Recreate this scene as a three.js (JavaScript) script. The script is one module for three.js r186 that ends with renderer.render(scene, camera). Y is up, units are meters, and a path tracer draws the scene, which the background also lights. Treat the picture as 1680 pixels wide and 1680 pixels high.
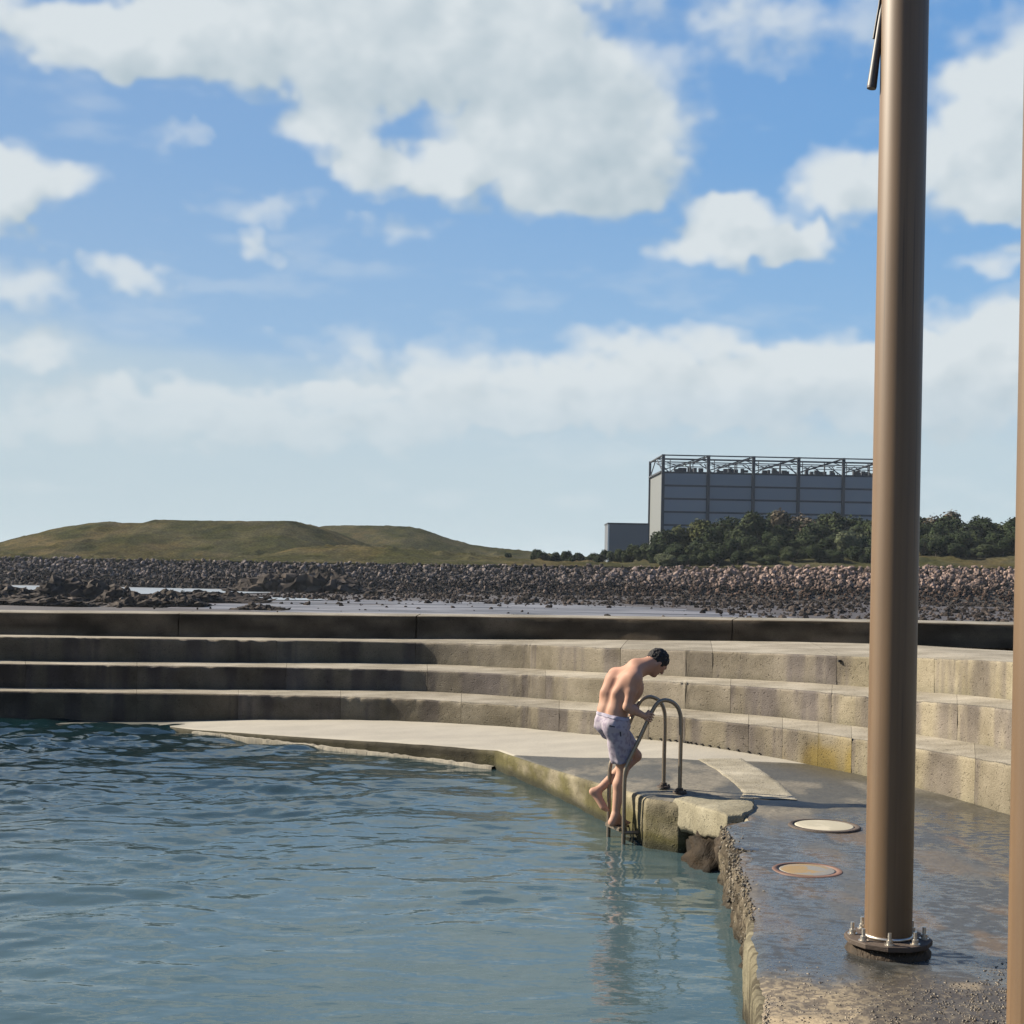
import * as THREE from 'three';
import { mergeGeometries, mergeVertices } from 'three/addons/utils/BufferGeometryUtils.js';

// ---------------------------------------------------------------- camera, sky, sun, exposure
const scene = new THREE.Scene();
const F = 2300, EYE = 2.5, ROLL = THREE.MathUtils.degToRad(1.05);           // focal length in photo pixels, eye height over the pool water, roll
const camera = new THREE.PerspectiveCamera(THREE.MathUtils.radToDeg(2 * Math.atan(930 / F)), 1680 / 1860, 0.1, 6000);
camera.position.set(0, EYE, 0);
camera.rotation.set(0, 0, ROLL);
camera.setViewOffset(1680, 1860, 0, 0, 1680, 1680);                         // the horizon lies below the middle of the frame: a shifted lens
camera.updateProjectionMatrix();
const renderer = new THREE.WebGLRenderer({ antialias: true });
renderer.toneMapping = THREE.LinearToneMapping;
const EXPOSURE = 2.6;
renderer.toneMappingExposure = EXPOSURE;
renderer.shadowMap.enabled = true;
const SUN_AZ = THREE.MathUtils.degToRad(-61), SUN_EL = THREE.MathUtils.degToRad(31);
const sunDir = new THREE.Vector3(Math.sin(SUN_AZ) * Math.cos(SUN_EL), Math.sin(SUN_EL), -Math.cos(SUN_AZ) * Math.cos(SUN_EL));
const sun = new THREE.DirectionalLight(new THREE.Color().setRGB(1, 0.9, 0.74), 5);
sun.position.copy(sunDir).multiplyScalar(80);
sun.target.position.set(0, 0, -14);
sun.castShadow = true;
sun.shadow.mapSize.set(4096, 4096);
Object.assign(sun.shadow.camera, { left: -30, right: 30, top: 30, bottom: -30, near: 1, far: 200 });
scene.add(sun, sun.target);

// ---------------------------------------------------------------- noise
let seedState = 7;
const rnd = () => { seedState = (seedState + 0x6D2B79F5) | 0; let t = Math.imul(seedState ^ (seedState >>> 15), 1 | seedState); t = (t + Math.imul(t ^ (t >>> 7), 61 | t)) ^ t; return ((t ^ (t >>> 14)) >>> 0) / 4294967296; };
const rr = (a, b) => a + (b - a) * rnd();
const { clamp, lerp } = THREE.MathUtils;
const smoothstep = (x, a, b) => { const t = clamp((x - a) / (b - a), 0, 1); return t * t * (3 - 2 * t); };   // a > b gives a falling step
const hash3 = (x, y, z) => { let h = Math.imul(x, 374761393) ^ Math.imul(y, 668265263) ^ Math.imul(z, 1274126177); h = Math.imul(h ^ (h >>> 13), 1274126177); return ((h ^ (h >>> 16)) >>> 0) / 4294967296; };
const fade = (t) => t * t * (3 - 2 * t);
function n2(x, y, s = 0, per = 0) {
  const ix = Math.floor(x), iy = Math.floor(y), fx = fade(x - ix), fy = fade(y - iy);
  let x0 = ix, x1 = ix + 1, y0 = iy, y1 = iy + 1;
  if (per) { x0 = ((x0 % per) + per) % per; x1 = ((x1 % per) + per) % per; y0 = ((y0 % per) + per) % per; y1 = ((y1 % per) + per) % per; }
  const a = hash3(x0, y0, s), b = hash3(x1, y0, s), c = hash3(x0, y1, s), d = hash3(x1, y1, s);
  return a + (b - a) * fx + (c - a + (a - b - c + d) * fx) * fy;
}
function fbm2(x, y, o = 4, s = 0, per = 0) {
  let v = 0, a = 0.5, t = 0;
  for (let i = 0; i < o; i++) { v += a * n2(x, y, s + i * 17, per); t += a; a *= 0.5; x *= 2; y *= 2; per *= 2; }
  return v / t;
}
function n3(x, y, z, s = 0) {
  const ix = Math.floor(x), iy = Math.floor(y), iz = Math.floor(z), fx = fade(x - ix), fy = fade(y - iy), fz = fade(z - iz), h = (a, b, c) => hash3(ix + a, iy + b, (iz + c) * 31 + s);
  const p = lerp(lerp(h(0, 0, 0), h(1, 0, 0), fx), lerp(h(0, 1, 0), h(1, 1, 0), fx), fy), q = lerp(lerp(h(0, 0, 1), h(1, 0, 1), fx), lerp(h(0, 1, 1), h(1, 1, 1), fx), fy);
  return p + (q - p) * fz;
}
const fbm3 = (x, y, z, o = 3, s = 0) => { let v = 0, a = 0.5, t = 0; for (let i = 0; i < o; i++) { v += a * n3(x, y, z, s + i * 7); t += a; a *= 0.5; x *= 2.03; y *= 2.03; z *= 2.03; } return v / t; };

// ---------------------------------------------------------------- the sky: clear air with cumulus, computed by direction
{
  const W = 4096, H = 2048, data = new Float32Array(W * H * 4);
  // cumulus: azimuth and elevation (degrees), half width, half height, strength
  const A = (px, py, rx, ry, k = 1) => { const a = Math.atan((px - 840) / F), e = Math.atan(((930 + 0.0183 * (px - 840) - py) / F) * Math.cos(a)); return [a * 57.3, e * 57.3, rx / 40.14, ry / 40.14, k]; };
  const puffs = [A(110, 66, 125, 48), A(260, 66, 165, 62), A(420, 75, 180, 75), A(600, 92, 190, 85), A(760, 100, 190, 90), A(880, 95, 100, 80), A(640, -45, 420, 60),
    A(960, 190, 150, 105), A(850, 265, 170, 72), A(980, 300, 120, 55), A(730, 275, 80, 45), A(900, 220, 120, 90), A(540, 215, 72, 46), A(592, 275, 62, 38, 0.9), A(20, 292, 105, 46), A(-60, 320, 90, 60),
    A(1190, 388, 100, 50), A(1262, 402, 84, 30), A(1205, 345, 45, 25, 0.7), A(1400, 312, 78, 52), A(1600, 250, 115, 95), A(1690, 180, 125, 110), A(1660, 310, 110, 45),
    A(1600, 580, 100, 62), A(1690, 560, 90, 70), A(420, 405, 34, 20, 0.55), A(205, 455, 46, 22, 0.6), A(20, 470, 70, 36, 0.6), A(20, 572, 105, 40, 0.65), A(268, 225, 55, 20, 0.38), A(660, 375, 70, 22, 0.4), A(1630, 432, 70, 22, 0.6),
    A(420, 340, 70, 26, 0.45), A(1300, 60, 210, 50, 0.42), A(1180, 20, 150, 30, 0.4),
    A(1000, 575, 80, 34, 0.75), A(1180, 600, 110, 52, 0.9), A(1340, 605, 120, 52, 0.95), A(1450, 620, 100, 52, 0.9), A(800, 650, 240, 60, 0.85), A(1080, 650, 200, 60, 0.9), A(1300, 665, 240, 55, 0.9), A(1560, 660, 200, 60, 0.9),
    A(140, 690, 260, 48, 0.8), A(520, 700, 260, 40, 0.75), A(350, 645, 200, 24, 0.6), A(560, 645, 120, 18, 0.55), A(850, 690, 110, 32, 0.85), A(640, 575, 160, 34, 0.42)];
  for (let k = 0; k < 150; k++) {   // the same kind of sky all the way round
    const az = rr(24, 336), el = 2 + 42 * Math.pow(rnd(), 1.6), r = rr(2, 5.5) * (0.7 + el / 50);
    for (let j = 0; j < 3; j++) puffs.push([((az + rr(-r, r) * 0.9 + 180) % 360) - 180, el + rr(-0.2, 0.3) * r, r * rr(0.6, 1), r * rr(0.22, 0.45), rr(0.6, 1)]);
  }
  const bins = Array.from({ length: 360 }, () => []);
  for (const p of puffs) for (let b = Math.floor(p[0] - p[2] * 2 - 2); b <= p[0] + p[2] * 2 + 2; b++) bins[((b % 360) + 540) % 360].push(p);
  const dens = (az, el) => {
    const wx = (n2(az * 0.75, el * 0.95, 5) - 0.5) * 1.5 + (n2(az * 2.3, el * 2.8, 9) - 0.5) * 0.65, wy = (n2(az * 0.75, el * 0.95, 6) - 0.5) * 0.9 + (n2(az * 2.3, el * 2.8, 8) - 0.5) * 0.45;
    let d = 0;
    for (const p of bins[((Math.floor(az) % 360) + 540) % 360]) {
      let dx = az + wx - p[0]; if (dx > 180) dx -= 360; if (dx < -180) dx += 360;
      const dy = el + wy - p[1], q = (dx * dx) / (p[2] * p[2]) + (dy * dy) / (p[3] * p[3]) * (dy < 0 ? 1.5 : 1);
      if (q < 3) d = Math.max(d, d * 0.55 + p[4] * (1 - q / 2.1));
    }
    return d;
  };
  const lin = (r, g, b) => new THREE.Color().setRGB(r / 255, g / 255, b / 255, THREE.SRGBColorSpace).toArray();
  const stops = [[-90, lin(150, 160, 160)], [-1, lin(178, 200, 206)], [0.6, lin(192, 212, 219)], [4, lin(180, 206, 222)], [9, lin(138, 184, 226)], [16, lin(104, 163, 220)], [23, lin(90, 151, 214)], [45, lin(66, 120, 194)], [90, lin(52, 100, 178)]];
  const haze1 = lin(196, 212, 219), haze0 = lin(196, 210, 216)[0], bright = lin(218, 226, 230), grey = lin(168, 187, 198), c = [0, 0, 0];
  for (let row = 0; row < H; row++) {
    const el = ((row + 0.5) / H - 0.5) * 180;
    let k = 0; while (k < stops.length - 2 && el > stops[k + 1][0]) k++;
    const f = clamp((el - stops[k][0]) / (stops[k + 1][0] - stops[k][0]), 0, 1), inFrame = el < 30;
    for (let col = 0; col < W; col++) {
      const round = ((col + 0.5) / W - 0.5) * 360;                     // atan2(z, x)
      let az = round + 90; if (az > 180) az -= 360;                    // 0 straight ahead (-z), right positive
      const toSun = Math.cos(THREE.MathUtils.degToRad(az) - SUN_AZ), pale = 0.3 * smoothstep(toSun, -0.3, 1);
      for (let i = 0; i < 3; i++) { c[i] = lerp(stops[k][1][i], stops[k + 1][1][i], f); c[i] = lerp(c[i], haze0 * (0.95 + 0.055 * i), pale); }
      if (el > 0 && el < 62) {
        const d = dens(az, el), wisp = smoothstep(fbm2(az * 0.35, el * 1.1, 4, 40), 0.52, 0.85) * 0.22;
        const haze = 0.86 * smoothstep(el + (fbm2(az * 0.14, el * 0.4, 3, 41) - 0.5) * 4 + clamp(az, -25, 25) * 0.07, 8.6, 5.2) * (0.8 + 0.4 * (fbm2(az * 0.16, el * 0.6, 3, 42) - 0.5)); for (let i = 0; i < 3; i++) c[i] = lerp(c[i], haze1[i], haze);
        let a = wisp;
        if (d > 0) {
          const n = fbm2(az * 0.8, el * 1.05, 5, 21), e = d * 1.3 + (n - 0.5) * 1.35;
          a = Math.max(a, smoothstep(e, -0.03, 0.92) * (0.5 + 0.5 * smoothstep(d, 0.2, 0.8)) * 0.98 * lerp(0.55, 1, smoothstep(el, 4.5, 8)));
          const lee = dens(az - 1.5, el + 1.3) + (fbm2((az - 0.8) * 0.8, (el + 0.7) * 1.05, 3, 21) - 0.5) * 0.9, shade = clamp(0.8 + (d + (fbm2(az * 0.8, el * 1.05, 3, 21) - 0.5) * 0.9 - lee) * 0.55 - 0.26 * smoothstep(d, 0.6, 1.5), 0, 1);
          const low = smoothstep(el, 3, 9), t = lerp(0.5 + 0.4 * shade, shade, low);
          for (let i = 0; i < 3; i++) c[i] = lerp(c[i], lerp(grey[i], bright[i], t), a);
        } else for (let i = 0; i < 3; i++) c[i] = lerp(c[i], bright[i], a);
      }
      const o = (row * W + col) * 4;
      data[o] = c[0] / EXPOSURE; data[o + 1] = c[1] / EXPOSURE; data[o + 2] = c[2] / EXPOSURE; data[o + 3] = 1;
    }
  }
  const sky = new THREE.DataTexture(data, W, H, THREE.RGBAFormat, THREE.FloatType);
  sky.mapping = THREE.EquirectangularReflectionMapping; sky.magFilter = sky.minFilter = THREE.LinearFilter; sky.needsUpdate = true;
  scene.background = sky; scene.environment = sky;
}

// ---------------------------------------------------------------- helpers
const prof = (P, x) => { if (x <= P[0][0]) return P[0][1]; for (let i = 0; i < P.length - 1; i++) if (x <= P[i + 1][0]) { const f = (x - P[i][0]) / (P[i + 1][0] - P[i][0]); return lerp(P[i][1], P[i + 1][1], f); } return P.at(-1)[1]; };
const counts = new Map();
function numbered(n) { const k = counts.get(n) ?? 0; counts.set(n, k + 1); return k ? `${n}_${String(k).padStart(3, '0')}` : n; }
function ray(x, y) { const dx = (x - 840) / F, dy = -(y - 930) / F, c = Math.cos(ROLL), s = Math.sin(ROLL); return [dx * c - dy * s, dx * s + dy * c]; }
const at = (x, y, d) => { const [u, v] = ray(x, y); return new THREE.Vector3(u * d, EYE + v * d, -d); };       // a sight line of the photograph, d metres ahead
const V = (x, y, z) => new THREE.Vector3(x, y, z);
function shadows(m) { m.castShadow = m.receiveShadow = true; return m; }
function mesh(name, geometry, material, parent) { const m = shadows(new THREE.Mesh(geometry, material)); m.name = parent ? name : numbered(name); (parent ?? scene).add(m); return m; }
function tag(o, label, category, group, kind) { if (label) o.userData.label = label; if (category) o.userData.category = category; if (group) o.userData.group = group; if (kind) o.userData.kind = kind; return o; }
function thing(name, label, category, p = V(0, 0, 0), turn = 0, group) { const g = new THREE.Group(); g.name = numbered(name); g.position.copy(p); g.rotation.y = turn; scene.add(g); return tag(g, label, category, group); }
const rgb = (r, g, b) => new THREE.Color().setRGB(r, g, b);
const std = (color, roughness = 0.9, more = {}) => new THREE.MeshStandardMaterial({ color, roughness, ...more });
function lerpPath(pts, t) { const k = clamp(Math.floor(t), 0, pts.length - 2), f = t - k; return pts[k].map((v, i) => lerp(v, pts[k + 1][i], f)); }
function crPath(pts, t) {   // Catmull-Rom through rows of numbers
  const n = pts.length - 1, k = clamp(Math.floor(t), 0, n - 1), f = t - k, p = [pts[Math.max(k - 1, 0)], pts[k], pts[k + 1], pts[Math.min(k + 2, n)]];
  return p[1].map((_, i) => { const [a, b, c, d] = p.map((q) => q[i]); return 0.5 * (2 * b + (c - a) * f + (2 * a - 5 * b + 4 * c - d) * f * f + (3 * b - a - 3 * c + d) * f * f * f); });
}
function gridGeometry(nu, nv, f) {   // f(i, j) -> {p:[x,y,z], uv:[u,v], c:[r,g,b]}
  const pos = [], uv = [], col = [], idx = [];
  for (let j = 0; j <= nv; j++) for (let i = 0; i <= nu; i++) { const q = f(i, j); pos.push(...q.p); uv.push(...(q.uv ?? [0, 0])); if (q.c) col.push(...q.c); }
  for (let j = 0; j < nv; j++) for (let i = 0; i < nu; i++) { const a = j * (nu + 1) + i, b = a + 1, c = a + nu + 1, d = c + 1; idx.push(a, b, d, a, d, c); }
  const g = new THREE.BufferGeometry();
  g.setAttribute('position', new THREE.Float32BufferAttribute(pos, 3)); g.setAttribute('uv', new THREE.Float32BufferAttribute(uv, 2));
  if (col.length) g.setAttribute('color', new THREE.Float32BufferAttribute(col, 3));
  g.setIndex(idx); g.computeVertexNormals();
  return g;
}
function rod(a, b, r0, r1 = r0, seg = 10) { const d = b.clone().sub(a), g = new THREE.CylinderGeometry(r1, r0, d.length(), seg); g.applyQuaternion(new THREE.Quaternion().setFromUnitVectors(V(0, 1, 0), d.normalize())); g.translate((a.x + b.x) / 2, (a.y + b.y) / 2, (a.z + b.z) / 2); return g; }
function box(w, h, d, x = 0, y = 0, z = 0) { const g = new THREE.BoxGeometry(w, h, d); g.translate(x, y, z); return g; }
function tex(n, f, srgb, repeat = 1, m = n) {
  const data = new Uint8Array(n * m * 4);
  for (let y = 0; y < m; y++) for (let x = 0; x < n; x++) { const v = f(x / n, y / m), o = (y * n + x) * 4; data[o] = clamp(v[0], 0, 1) * 255; data[o + 1] = clamp(v[1], 0, 1) * 255; data[o + 2] = clamp(v[2], 0, 1) * 255; data[o + 3] = 255; }
  const t = new THREE.DataTexture(data, n, m, THREE.RGBAFormat, THREE.UnsignedByteType);
  t.wrapS = t.wrapT = THREE.RepeatWrapping; t.magFilter = THREE.LinearFilter; t.minFilter = THREE.LinearMipmapLinearFilter; t.generateMipmaps = true;
  if (srgb) t.colorSpace = THREE.SRGBColorSpace;
  t.repeat.set(repeat, repeat); t.needsUpdate = true;
  return t;
}
const g3 = (v) => [v, v, v];

// ---------------------------------------------------------------- shared textures (uv in metres)
const grainMap = tex(1024, (u, v) => {           // board-marked, pitted concrete, 2 m across
  const b = fbm2(u * 6, v * 6, 5, 3, 6), s = n2(u * 400, v * 400, 4, 400), pit = smoothstep(n2(u * 120, v * 120, 5, 120), 0.8, 0.95);
  return [0.80 + 0.32 * (b - 0.5) + 0.16 * (s - 0.5) - 0.1 * pit, 0.79 + 0.33 * (b - 0.5) + 0.16 * (s - 0.5) - 0.1 * pit, 0.77 + 0.36 * (b - 0.5) + 0.16 * (s - 0.5) - 0.1 * pit];
}, true, 0.5);
const grainBump = tex(1024, (u, v) => g3(0.55 + 0.5 * (fbm2(u * 16, v * 16, 5, 13, 16) - 0.5) + 0.2 * (n2(u * 300, v * 300, 14, 300) - 0.5) - 0.35 * smoothstep(n2(u * 120, v * 120, 5, 120), 0.8, 0.95)), false, 0.5);
const concrete = (roughness = 0.88) => new THREE.MeshPhysicalMaterial({ specularIntensity: 0.35, map: grainMap, bumpMap: grainBump, bumpScale: 0.012, roughness, vertexColors: true, color: rgb(0.56, 0.56, 0.56) });
const poleMap = tex(256, (u, v) => { const st = fbm2(u * 26, v * 3, 4, 151, 0), b = fbm2(u * 8, v * 22, 3, 152, 0), sc = smoothstep(n2(u * 40, v * 9, 153), 0.86, 0.97); return [0.88 + 0.2 * (st - 0.5) + 0.14 * (b - 0.5) - 0.18 * sc, 0.86 + 0.24 * (st - 0.5) + 0.14 * (b - 0.5) - 0.2 * sc, 0.83 + 0.28 * (st - 0.5) + 0.14 * (b - 0.5) - 0.22 * sc]; }, true, 1, 1024);
const M = {
  concrete: concrete(), dark: std(rgb(0.02, 0.018, 0.016), 0.9),
  pole: new THREE.MeshPhysicalMaterial({ color: rgb(0.125, 0.075, 0.034), map: poleMap, roughness: 0.55, clearcoat: 0.25, clearcoatRoughness: 0.4 }),
  steel: std(rgb(0.2, 0.162, 0.122), 0.4, { metalness: 0.7 }), bolt: std(rgb(0.5, 0.46, 0.4), 0.35, { metalness: 0.9 }), rust: std(rgb(0.045, 0.03, 0.02), 0.75, { bumpMap: grainBump, bumpScale: 0.004 }),
};

// ---------------------------------------------------------------- the pool's stepped terrace (plan curves of the risers, from left to right, in metres)
// each row: x, z of riser 1, deck height there, tread 1 height; x, z of riser 2, tread 2; x, z of riser 3, tread 3
const T = [
  [-22, -20.6, -0.01, 0.42, -22.4, -21.1, 0.8, -22.8, -21.9, 1.19],
  [-14, -21.5, -0.01, 0.42, -14.3, -22.0, 0.8, -14.7, -22.7, 1.19],
  [-7.88, -21.7, -0.02, 0.43, -8.09, -22.3, 0.81, -8.37, -23.05, 1.2],
  [-5.22, -21.56, 0.035, 0.455, -5.41, -22.34, 0.82, -5.64, -23.26, 1.2],
  [-3.88, -21.4, 0.1, 0.475, -4.05, -22.33, 0.83, -4.24, -23.4, 1.2],
  [-2.54, -21.09, 0.15, 0.5, -2.68, -22.22, 0.84, -2.83, -23.52, 1.2],
  [-1.23, -20.61, 0.2, 0.52, -1.31, -22.02, 0.845, -1.41, -23.5, 1.2],
  [0.03, -19.65, 0.26, 0.555, 0.03, -21.1, 0.88, 0.03, -22.52, 1.255],
  [0.52, -19.05, 0.29, 0.585, 0.56, -20.44, 0.92, 0.59, -21.75, 1.29],
  [1.97, -17.16, 0.4, 0.7, 2.09, -18.26, 1.035, 2.21, -19.34, 1.39],
  [2.22, -16.81, 0.41, 0.715, 2.36, -17.9, 1.055, 2.5, -18.97, 1.41],
  [3.12, -15.46, 0.42, 0.76, 3.36, -16.66, 1.1, 3.61, -17.89, 1.45],
  [3.69, -14.26, 0.43, 0.79, 4.01, -15.54, 1.13, 4.37, -16.9, 1.49],
  [3.97, -13.45, 0.44, 0.815, 4.33, -14.7, 1.165, 4.72, -16.05, 1.54],
  [4.32, -11.97, 0.45, 0.875, 4.7, -13.02, 1.25, 5.1, -14.1, 1.63],
  [4.75, -9.6, 0.45, 0.92, 5.2, -10.2, 1.32, 5.7, -10.8, 1.72],
  [5.0, -7, 0.45, 0.95, 5.5, -7.1, 1.36, 6.0, -7.2, 1.78],
  [5.0, -4, 0.45, 0.96, 5.5, -4, 1.37, 6.0, -4, 1.8]];
const riser = (k, t) => { const r = crPath(T, t); return k === 0 ? [r[0], r[1], r[2], r[3]] : k === 1 ? [r[4], r[5], r[3], r[6]] : [r[7], r[8], r[6], r[9]]; };   // x, z, foot, top
const WALLP = [[-24, -24.75, 1.1, 1.46], [-14, -24.65, 1.13, 1.5], [-8.95, -24.58, 1.16, 1.54], [-5.95, -24.52, 1.18, 1.575], [-2.95, -24.46, 1.215, 1.6], [0.02, -24.39, 1.25, 1.63], [2.7, -23.72, 1.32, 1.665], [4.67, -23.23, 1.355, 1.695], [6.6, -22.75, 1.37, 1.715], [8.4, -22.3, 1.39, 1.73], [14, -21, 1.45, 1.8]];
const backOf = (k, t) => { if (k < 2) { const r = riser(k + 1, t); return [r[0], r[1]]; } const r = riser(2, t), w = crPath(WALLP, wallT(r[0] * 1.22)); return t > 14 ? [r[0] + 5, r[1] - 3, r[3] - 0.2] : [w[0], w[1] + 0.02, w[2] - 0.01]; };
function wallT(x) { for (let i = 0; i < WALLP.length - 1; i++) if (x <= WALLP[i + 1][0]) return i + clamp((x - WALLP[i][0]) / (WALLP[i + 1][0] - WALLP[i][0]), 0, 1); return WALLP.length - 1; }

// one cast block of a step: riser face, worn arris, tread running back under the next step
function stepBlock(k, t0, t1, look) {
  const [ax, az] = riser(k, t0), [bx, bz] = riser(k, t1), len = Math.hypot(bx - ax, bz - az), nu = Math.max(8, Math.round(len / 0.045));
  const prof = [[0, -0.18], [0, 0], [0.004, 0.25], [0.006, 0.5], [0.004, 0.75], [0, 0.92], [0.006, 0.97], [0.022, 1], [0.08, 1], [0.2, 1], [0.35, 1], [0.5, 1], [0.65, 1], [0.8, 1], [1, 1]];   // first number: metres back (beyond 0.3 a share of the tread), second: share of the height
  const gap = 0.0022 / Math.max(len, 0.1);
  return gridGeometry(nu, prof.length - 1, (i, j) => {
    const f = gap + (1 - 2 * gap) * (i / nu), t = lerp(t0, t1, f), [x, z, y0, y1] = riser(k, t), [qx, qz, qy] = backOf(k, t), s = f * len + t0 * 3.1;
    let [d, h] = prof[j]; const bl = Math.hypot(qx - x, qz - z) || 1, dx = (qx - x) / bl, dz = (qz - z) / bl;
    const back = j < 9 ? d : lerp(0.08, bl + 0.12, (d - 0.08) / 0.92);
    const chip = j >= 5 && j <= 8 ? Math.pow(smoothstep(n2(s * 1.3, k * 9 + 3, 31) * 0.5 + n2(s * 11, k * 5, 32) * 0.5, 0.48, 0.9), 1.5) * (j === 7 ? 0.04 : j === 6 ? 0.03 : j === 5 ? 0.012 : 0.012) : 0;
    const rough = (fbm2(s * 1.7, h * 1.3 + k * 7, 3, 33) - 0.5) * 0.03 + (n2(s * 12, h * 8, 34) - 0.5) * 0.008;
    const px = x + dx * (back + chip + (j < 9 ? rough : 0)), pz = z + dz * (back + chip + (j < 9 ? rough : 0));
    const py = (j === 0 ? y0 - 0.2 : lerp(y0, y1, h)) - chip * 0.6 + (j > 7 ? (fbm2(px * 1.1, pz * 1.1, 3, 35) - 0.5) * 0.016 : 0) - (j === prof.length - 1 ? 0.004 : 0) + (qy !== undefined && j > 8 ? (qy - y1) * (d - 0.08) / 0.92 : 0);
    // weathering that stays with the concrete: run-off streaks, algae at the foot; darker left risers are stain plus painted shade
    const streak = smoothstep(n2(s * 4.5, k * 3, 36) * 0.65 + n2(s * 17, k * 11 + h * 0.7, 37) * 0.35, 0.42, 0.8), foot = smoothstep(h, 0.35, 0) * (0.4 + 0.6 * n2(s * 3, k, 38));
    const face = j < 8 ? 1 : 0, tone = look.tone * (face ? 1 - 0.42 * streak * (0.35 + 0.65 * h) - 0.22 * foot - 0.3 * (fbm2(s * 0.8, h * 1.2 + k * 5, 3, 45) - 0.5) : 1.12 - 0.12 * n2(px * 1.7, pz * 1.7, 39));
    const c = face ? [lerp(0.43, 0.37, streak) * tone * look.sunLift, lerp(0.38, 0.325, streak) * tone * look.sunLift * (1 + 0.03 * foot), lerp(0.262, 0.315, 1 - Math.min(look.ochre, 1)) * tone * look.sunLift] : [0.57 * tone, 0.52 * tone, 0.425 * tone];
    if (look.stain && face) { const w = smoothstep(n2(s * 3.5, h * 0.8, 44), 0.25, 0.6); c[0] *= lerp(1, 0.9, w); c[1] *= lerp(1, 0.77, w); c[2] *= lerp(1, 0.33, w); }
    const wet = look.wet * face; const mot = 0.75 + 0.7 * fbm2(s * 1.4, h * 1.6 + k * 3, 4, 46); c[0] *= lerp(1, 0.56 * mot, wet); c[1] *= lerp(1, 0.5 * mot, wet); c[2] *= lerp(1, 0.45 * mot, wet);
    return { p: [px, py, pz], uv: j < 8 ? [s, py] : [px, pz], c };
  });
}
const stepLabels = ['lowest concrete step of the curved terrace, rising straight from the pool deck', 'middle concrete step of the curved terrace around the pool', 'uppermost concrete step of the terrace, its wide tread below the dark wall'];
for (let k = 0; k < 3; k++) {
  const g = thing('terrace_step', stepLabels[k], 'step');
  // walk along the riser and cut it into blocks about two metres long
  let t = 0.0, target = [1.4, 0.7, 1.9][k], acc = 0, start = 0; const cuts = [0]; let [px, pz] = riser(k, 0);
  while (t < T.length - 1.001) { t += 0.01; const [x, z] = riser(k, t); acc += Math.hypot(x - px, z - pz); px = x; pz = z; if (acc > target) { cuts.push(t); acc = 0; target = 1.55 + 0.9 * hash3(cuts.length, k, 5); } }
  cuts.push(T.length - 1.001);
  if (k === 0) for (const s of [10.9, 11.3, 11.72]) cuts.push(s);
  cuts.sort((a, b) => a - b);
  for (let i = 0; i + 1 < cuts.length; i++) {
    if (cuts[i + 1] - cuts[i] < 0.012) continue;
    const mid = (cuts[i] + cuts[i + 1]) / 2, stain = k === 0 && mid > 10.9 && mid < 11.72, wet = clamp(1 - smoothstep(mid, 2.5, 6.6), 0, 1) * (0.75 + 0.25 * hash3(i, k, 8));  // wet holds damp stain plus the shade painted into the left risers
    mesh(stain ? 'concrete_block' : 'concrete_block', stepBlock(k, cuts[i], cuts[i + 1], { tone: 0.88 + 0.22 * hash3(i, k, 6), ochre: hash3(i, k, 7) * 0.5 + (mid > 11 ? 0.35 : 0), sunLift: lerp(0.86, 1.12, smoothstep(mid, 9.5, 13)), wet, stain }), M.concrete, g);  // brighter towards the right: steeper sunlight painted into the risers
  }
  if (k === 2) { const [x, z, y0, y1] = riser(2, 11.55); for (const q of [0, 0.05]) { const w = mesh('rusty_fitting', box(0.035, 0.03 + q * 0.3, 0.04), M.dark, g); w.position.set(x - 0.01 + q, y1 - 0.06, z + 0.012 - q * 0.8); } }
  if (k === 0) for (let i = 0; i < 23; i++) { const u = 8.62 + i * 0.094, [x, z, y] = riser(0, u); const w = mesh('weep_hole', box(0.022 + 0.02 * rnd(), 0.016, 0.02), M.dark, g); w.position.set(x - 0.006, y + 0.02, z + 0.012); w.rotation.y = 0.7; }
}
// ---------------------------------------------------------------- low wall along the top
{
  const g = thing('sea_wall', 'low dark concrete wall along the top of the terrace, facing away from the sun', 'wall');
  const cuts = [0]; let x = -24; while (x < 12) { x += 3.2 + 2.6 * hash3(cuts.length, 3, 9); cuts.push(wallT(Math.min(x, 13.9))); } 
  const prof = [[0, -0.12], [0.01, 0.1], [0.02, 0.4], [0.02, 0.75], [0.02, 0.94], [0.035, 0.985], [0.06, 1], [0.6, 1.0], [1.25, 1], [1.3, 0.97], [1.36, -1], [1.5, -7]];
  for (let i = 0; i + 1 < cuts.length; i++) {
    const tone = 0.8 + 0.3 * hash3(i, 4, 9);
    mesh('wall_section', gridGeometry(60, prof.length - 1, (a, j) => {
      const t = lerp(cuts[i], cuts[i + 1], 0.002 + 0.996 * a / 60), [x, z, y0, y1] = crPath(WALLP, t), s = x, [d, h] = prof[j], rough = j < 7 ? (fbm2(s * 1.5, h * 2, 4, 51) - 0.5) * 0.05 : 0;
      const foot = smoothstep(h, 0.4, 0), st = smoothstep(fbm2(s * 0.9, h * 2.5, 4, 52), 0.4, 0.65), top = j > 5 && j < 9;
      const v = top ? 1.15 : tone * (0.26 + 0.3 * st + 0.2 * foot * n2(s * 4, 1, 53)) * (0.7 + 0.6 * fbm2(s * 0.6, h, 3, 54));  // shade painted into the face colour, sunlight into the pale top
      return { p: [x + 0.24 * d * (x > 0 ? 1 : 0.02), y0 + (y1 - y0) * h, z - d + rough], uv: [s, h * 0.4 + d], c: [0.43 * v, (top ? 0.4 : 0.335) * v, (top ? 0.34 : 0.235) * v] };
    }), M.concrete, g);
  }
}

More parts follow.
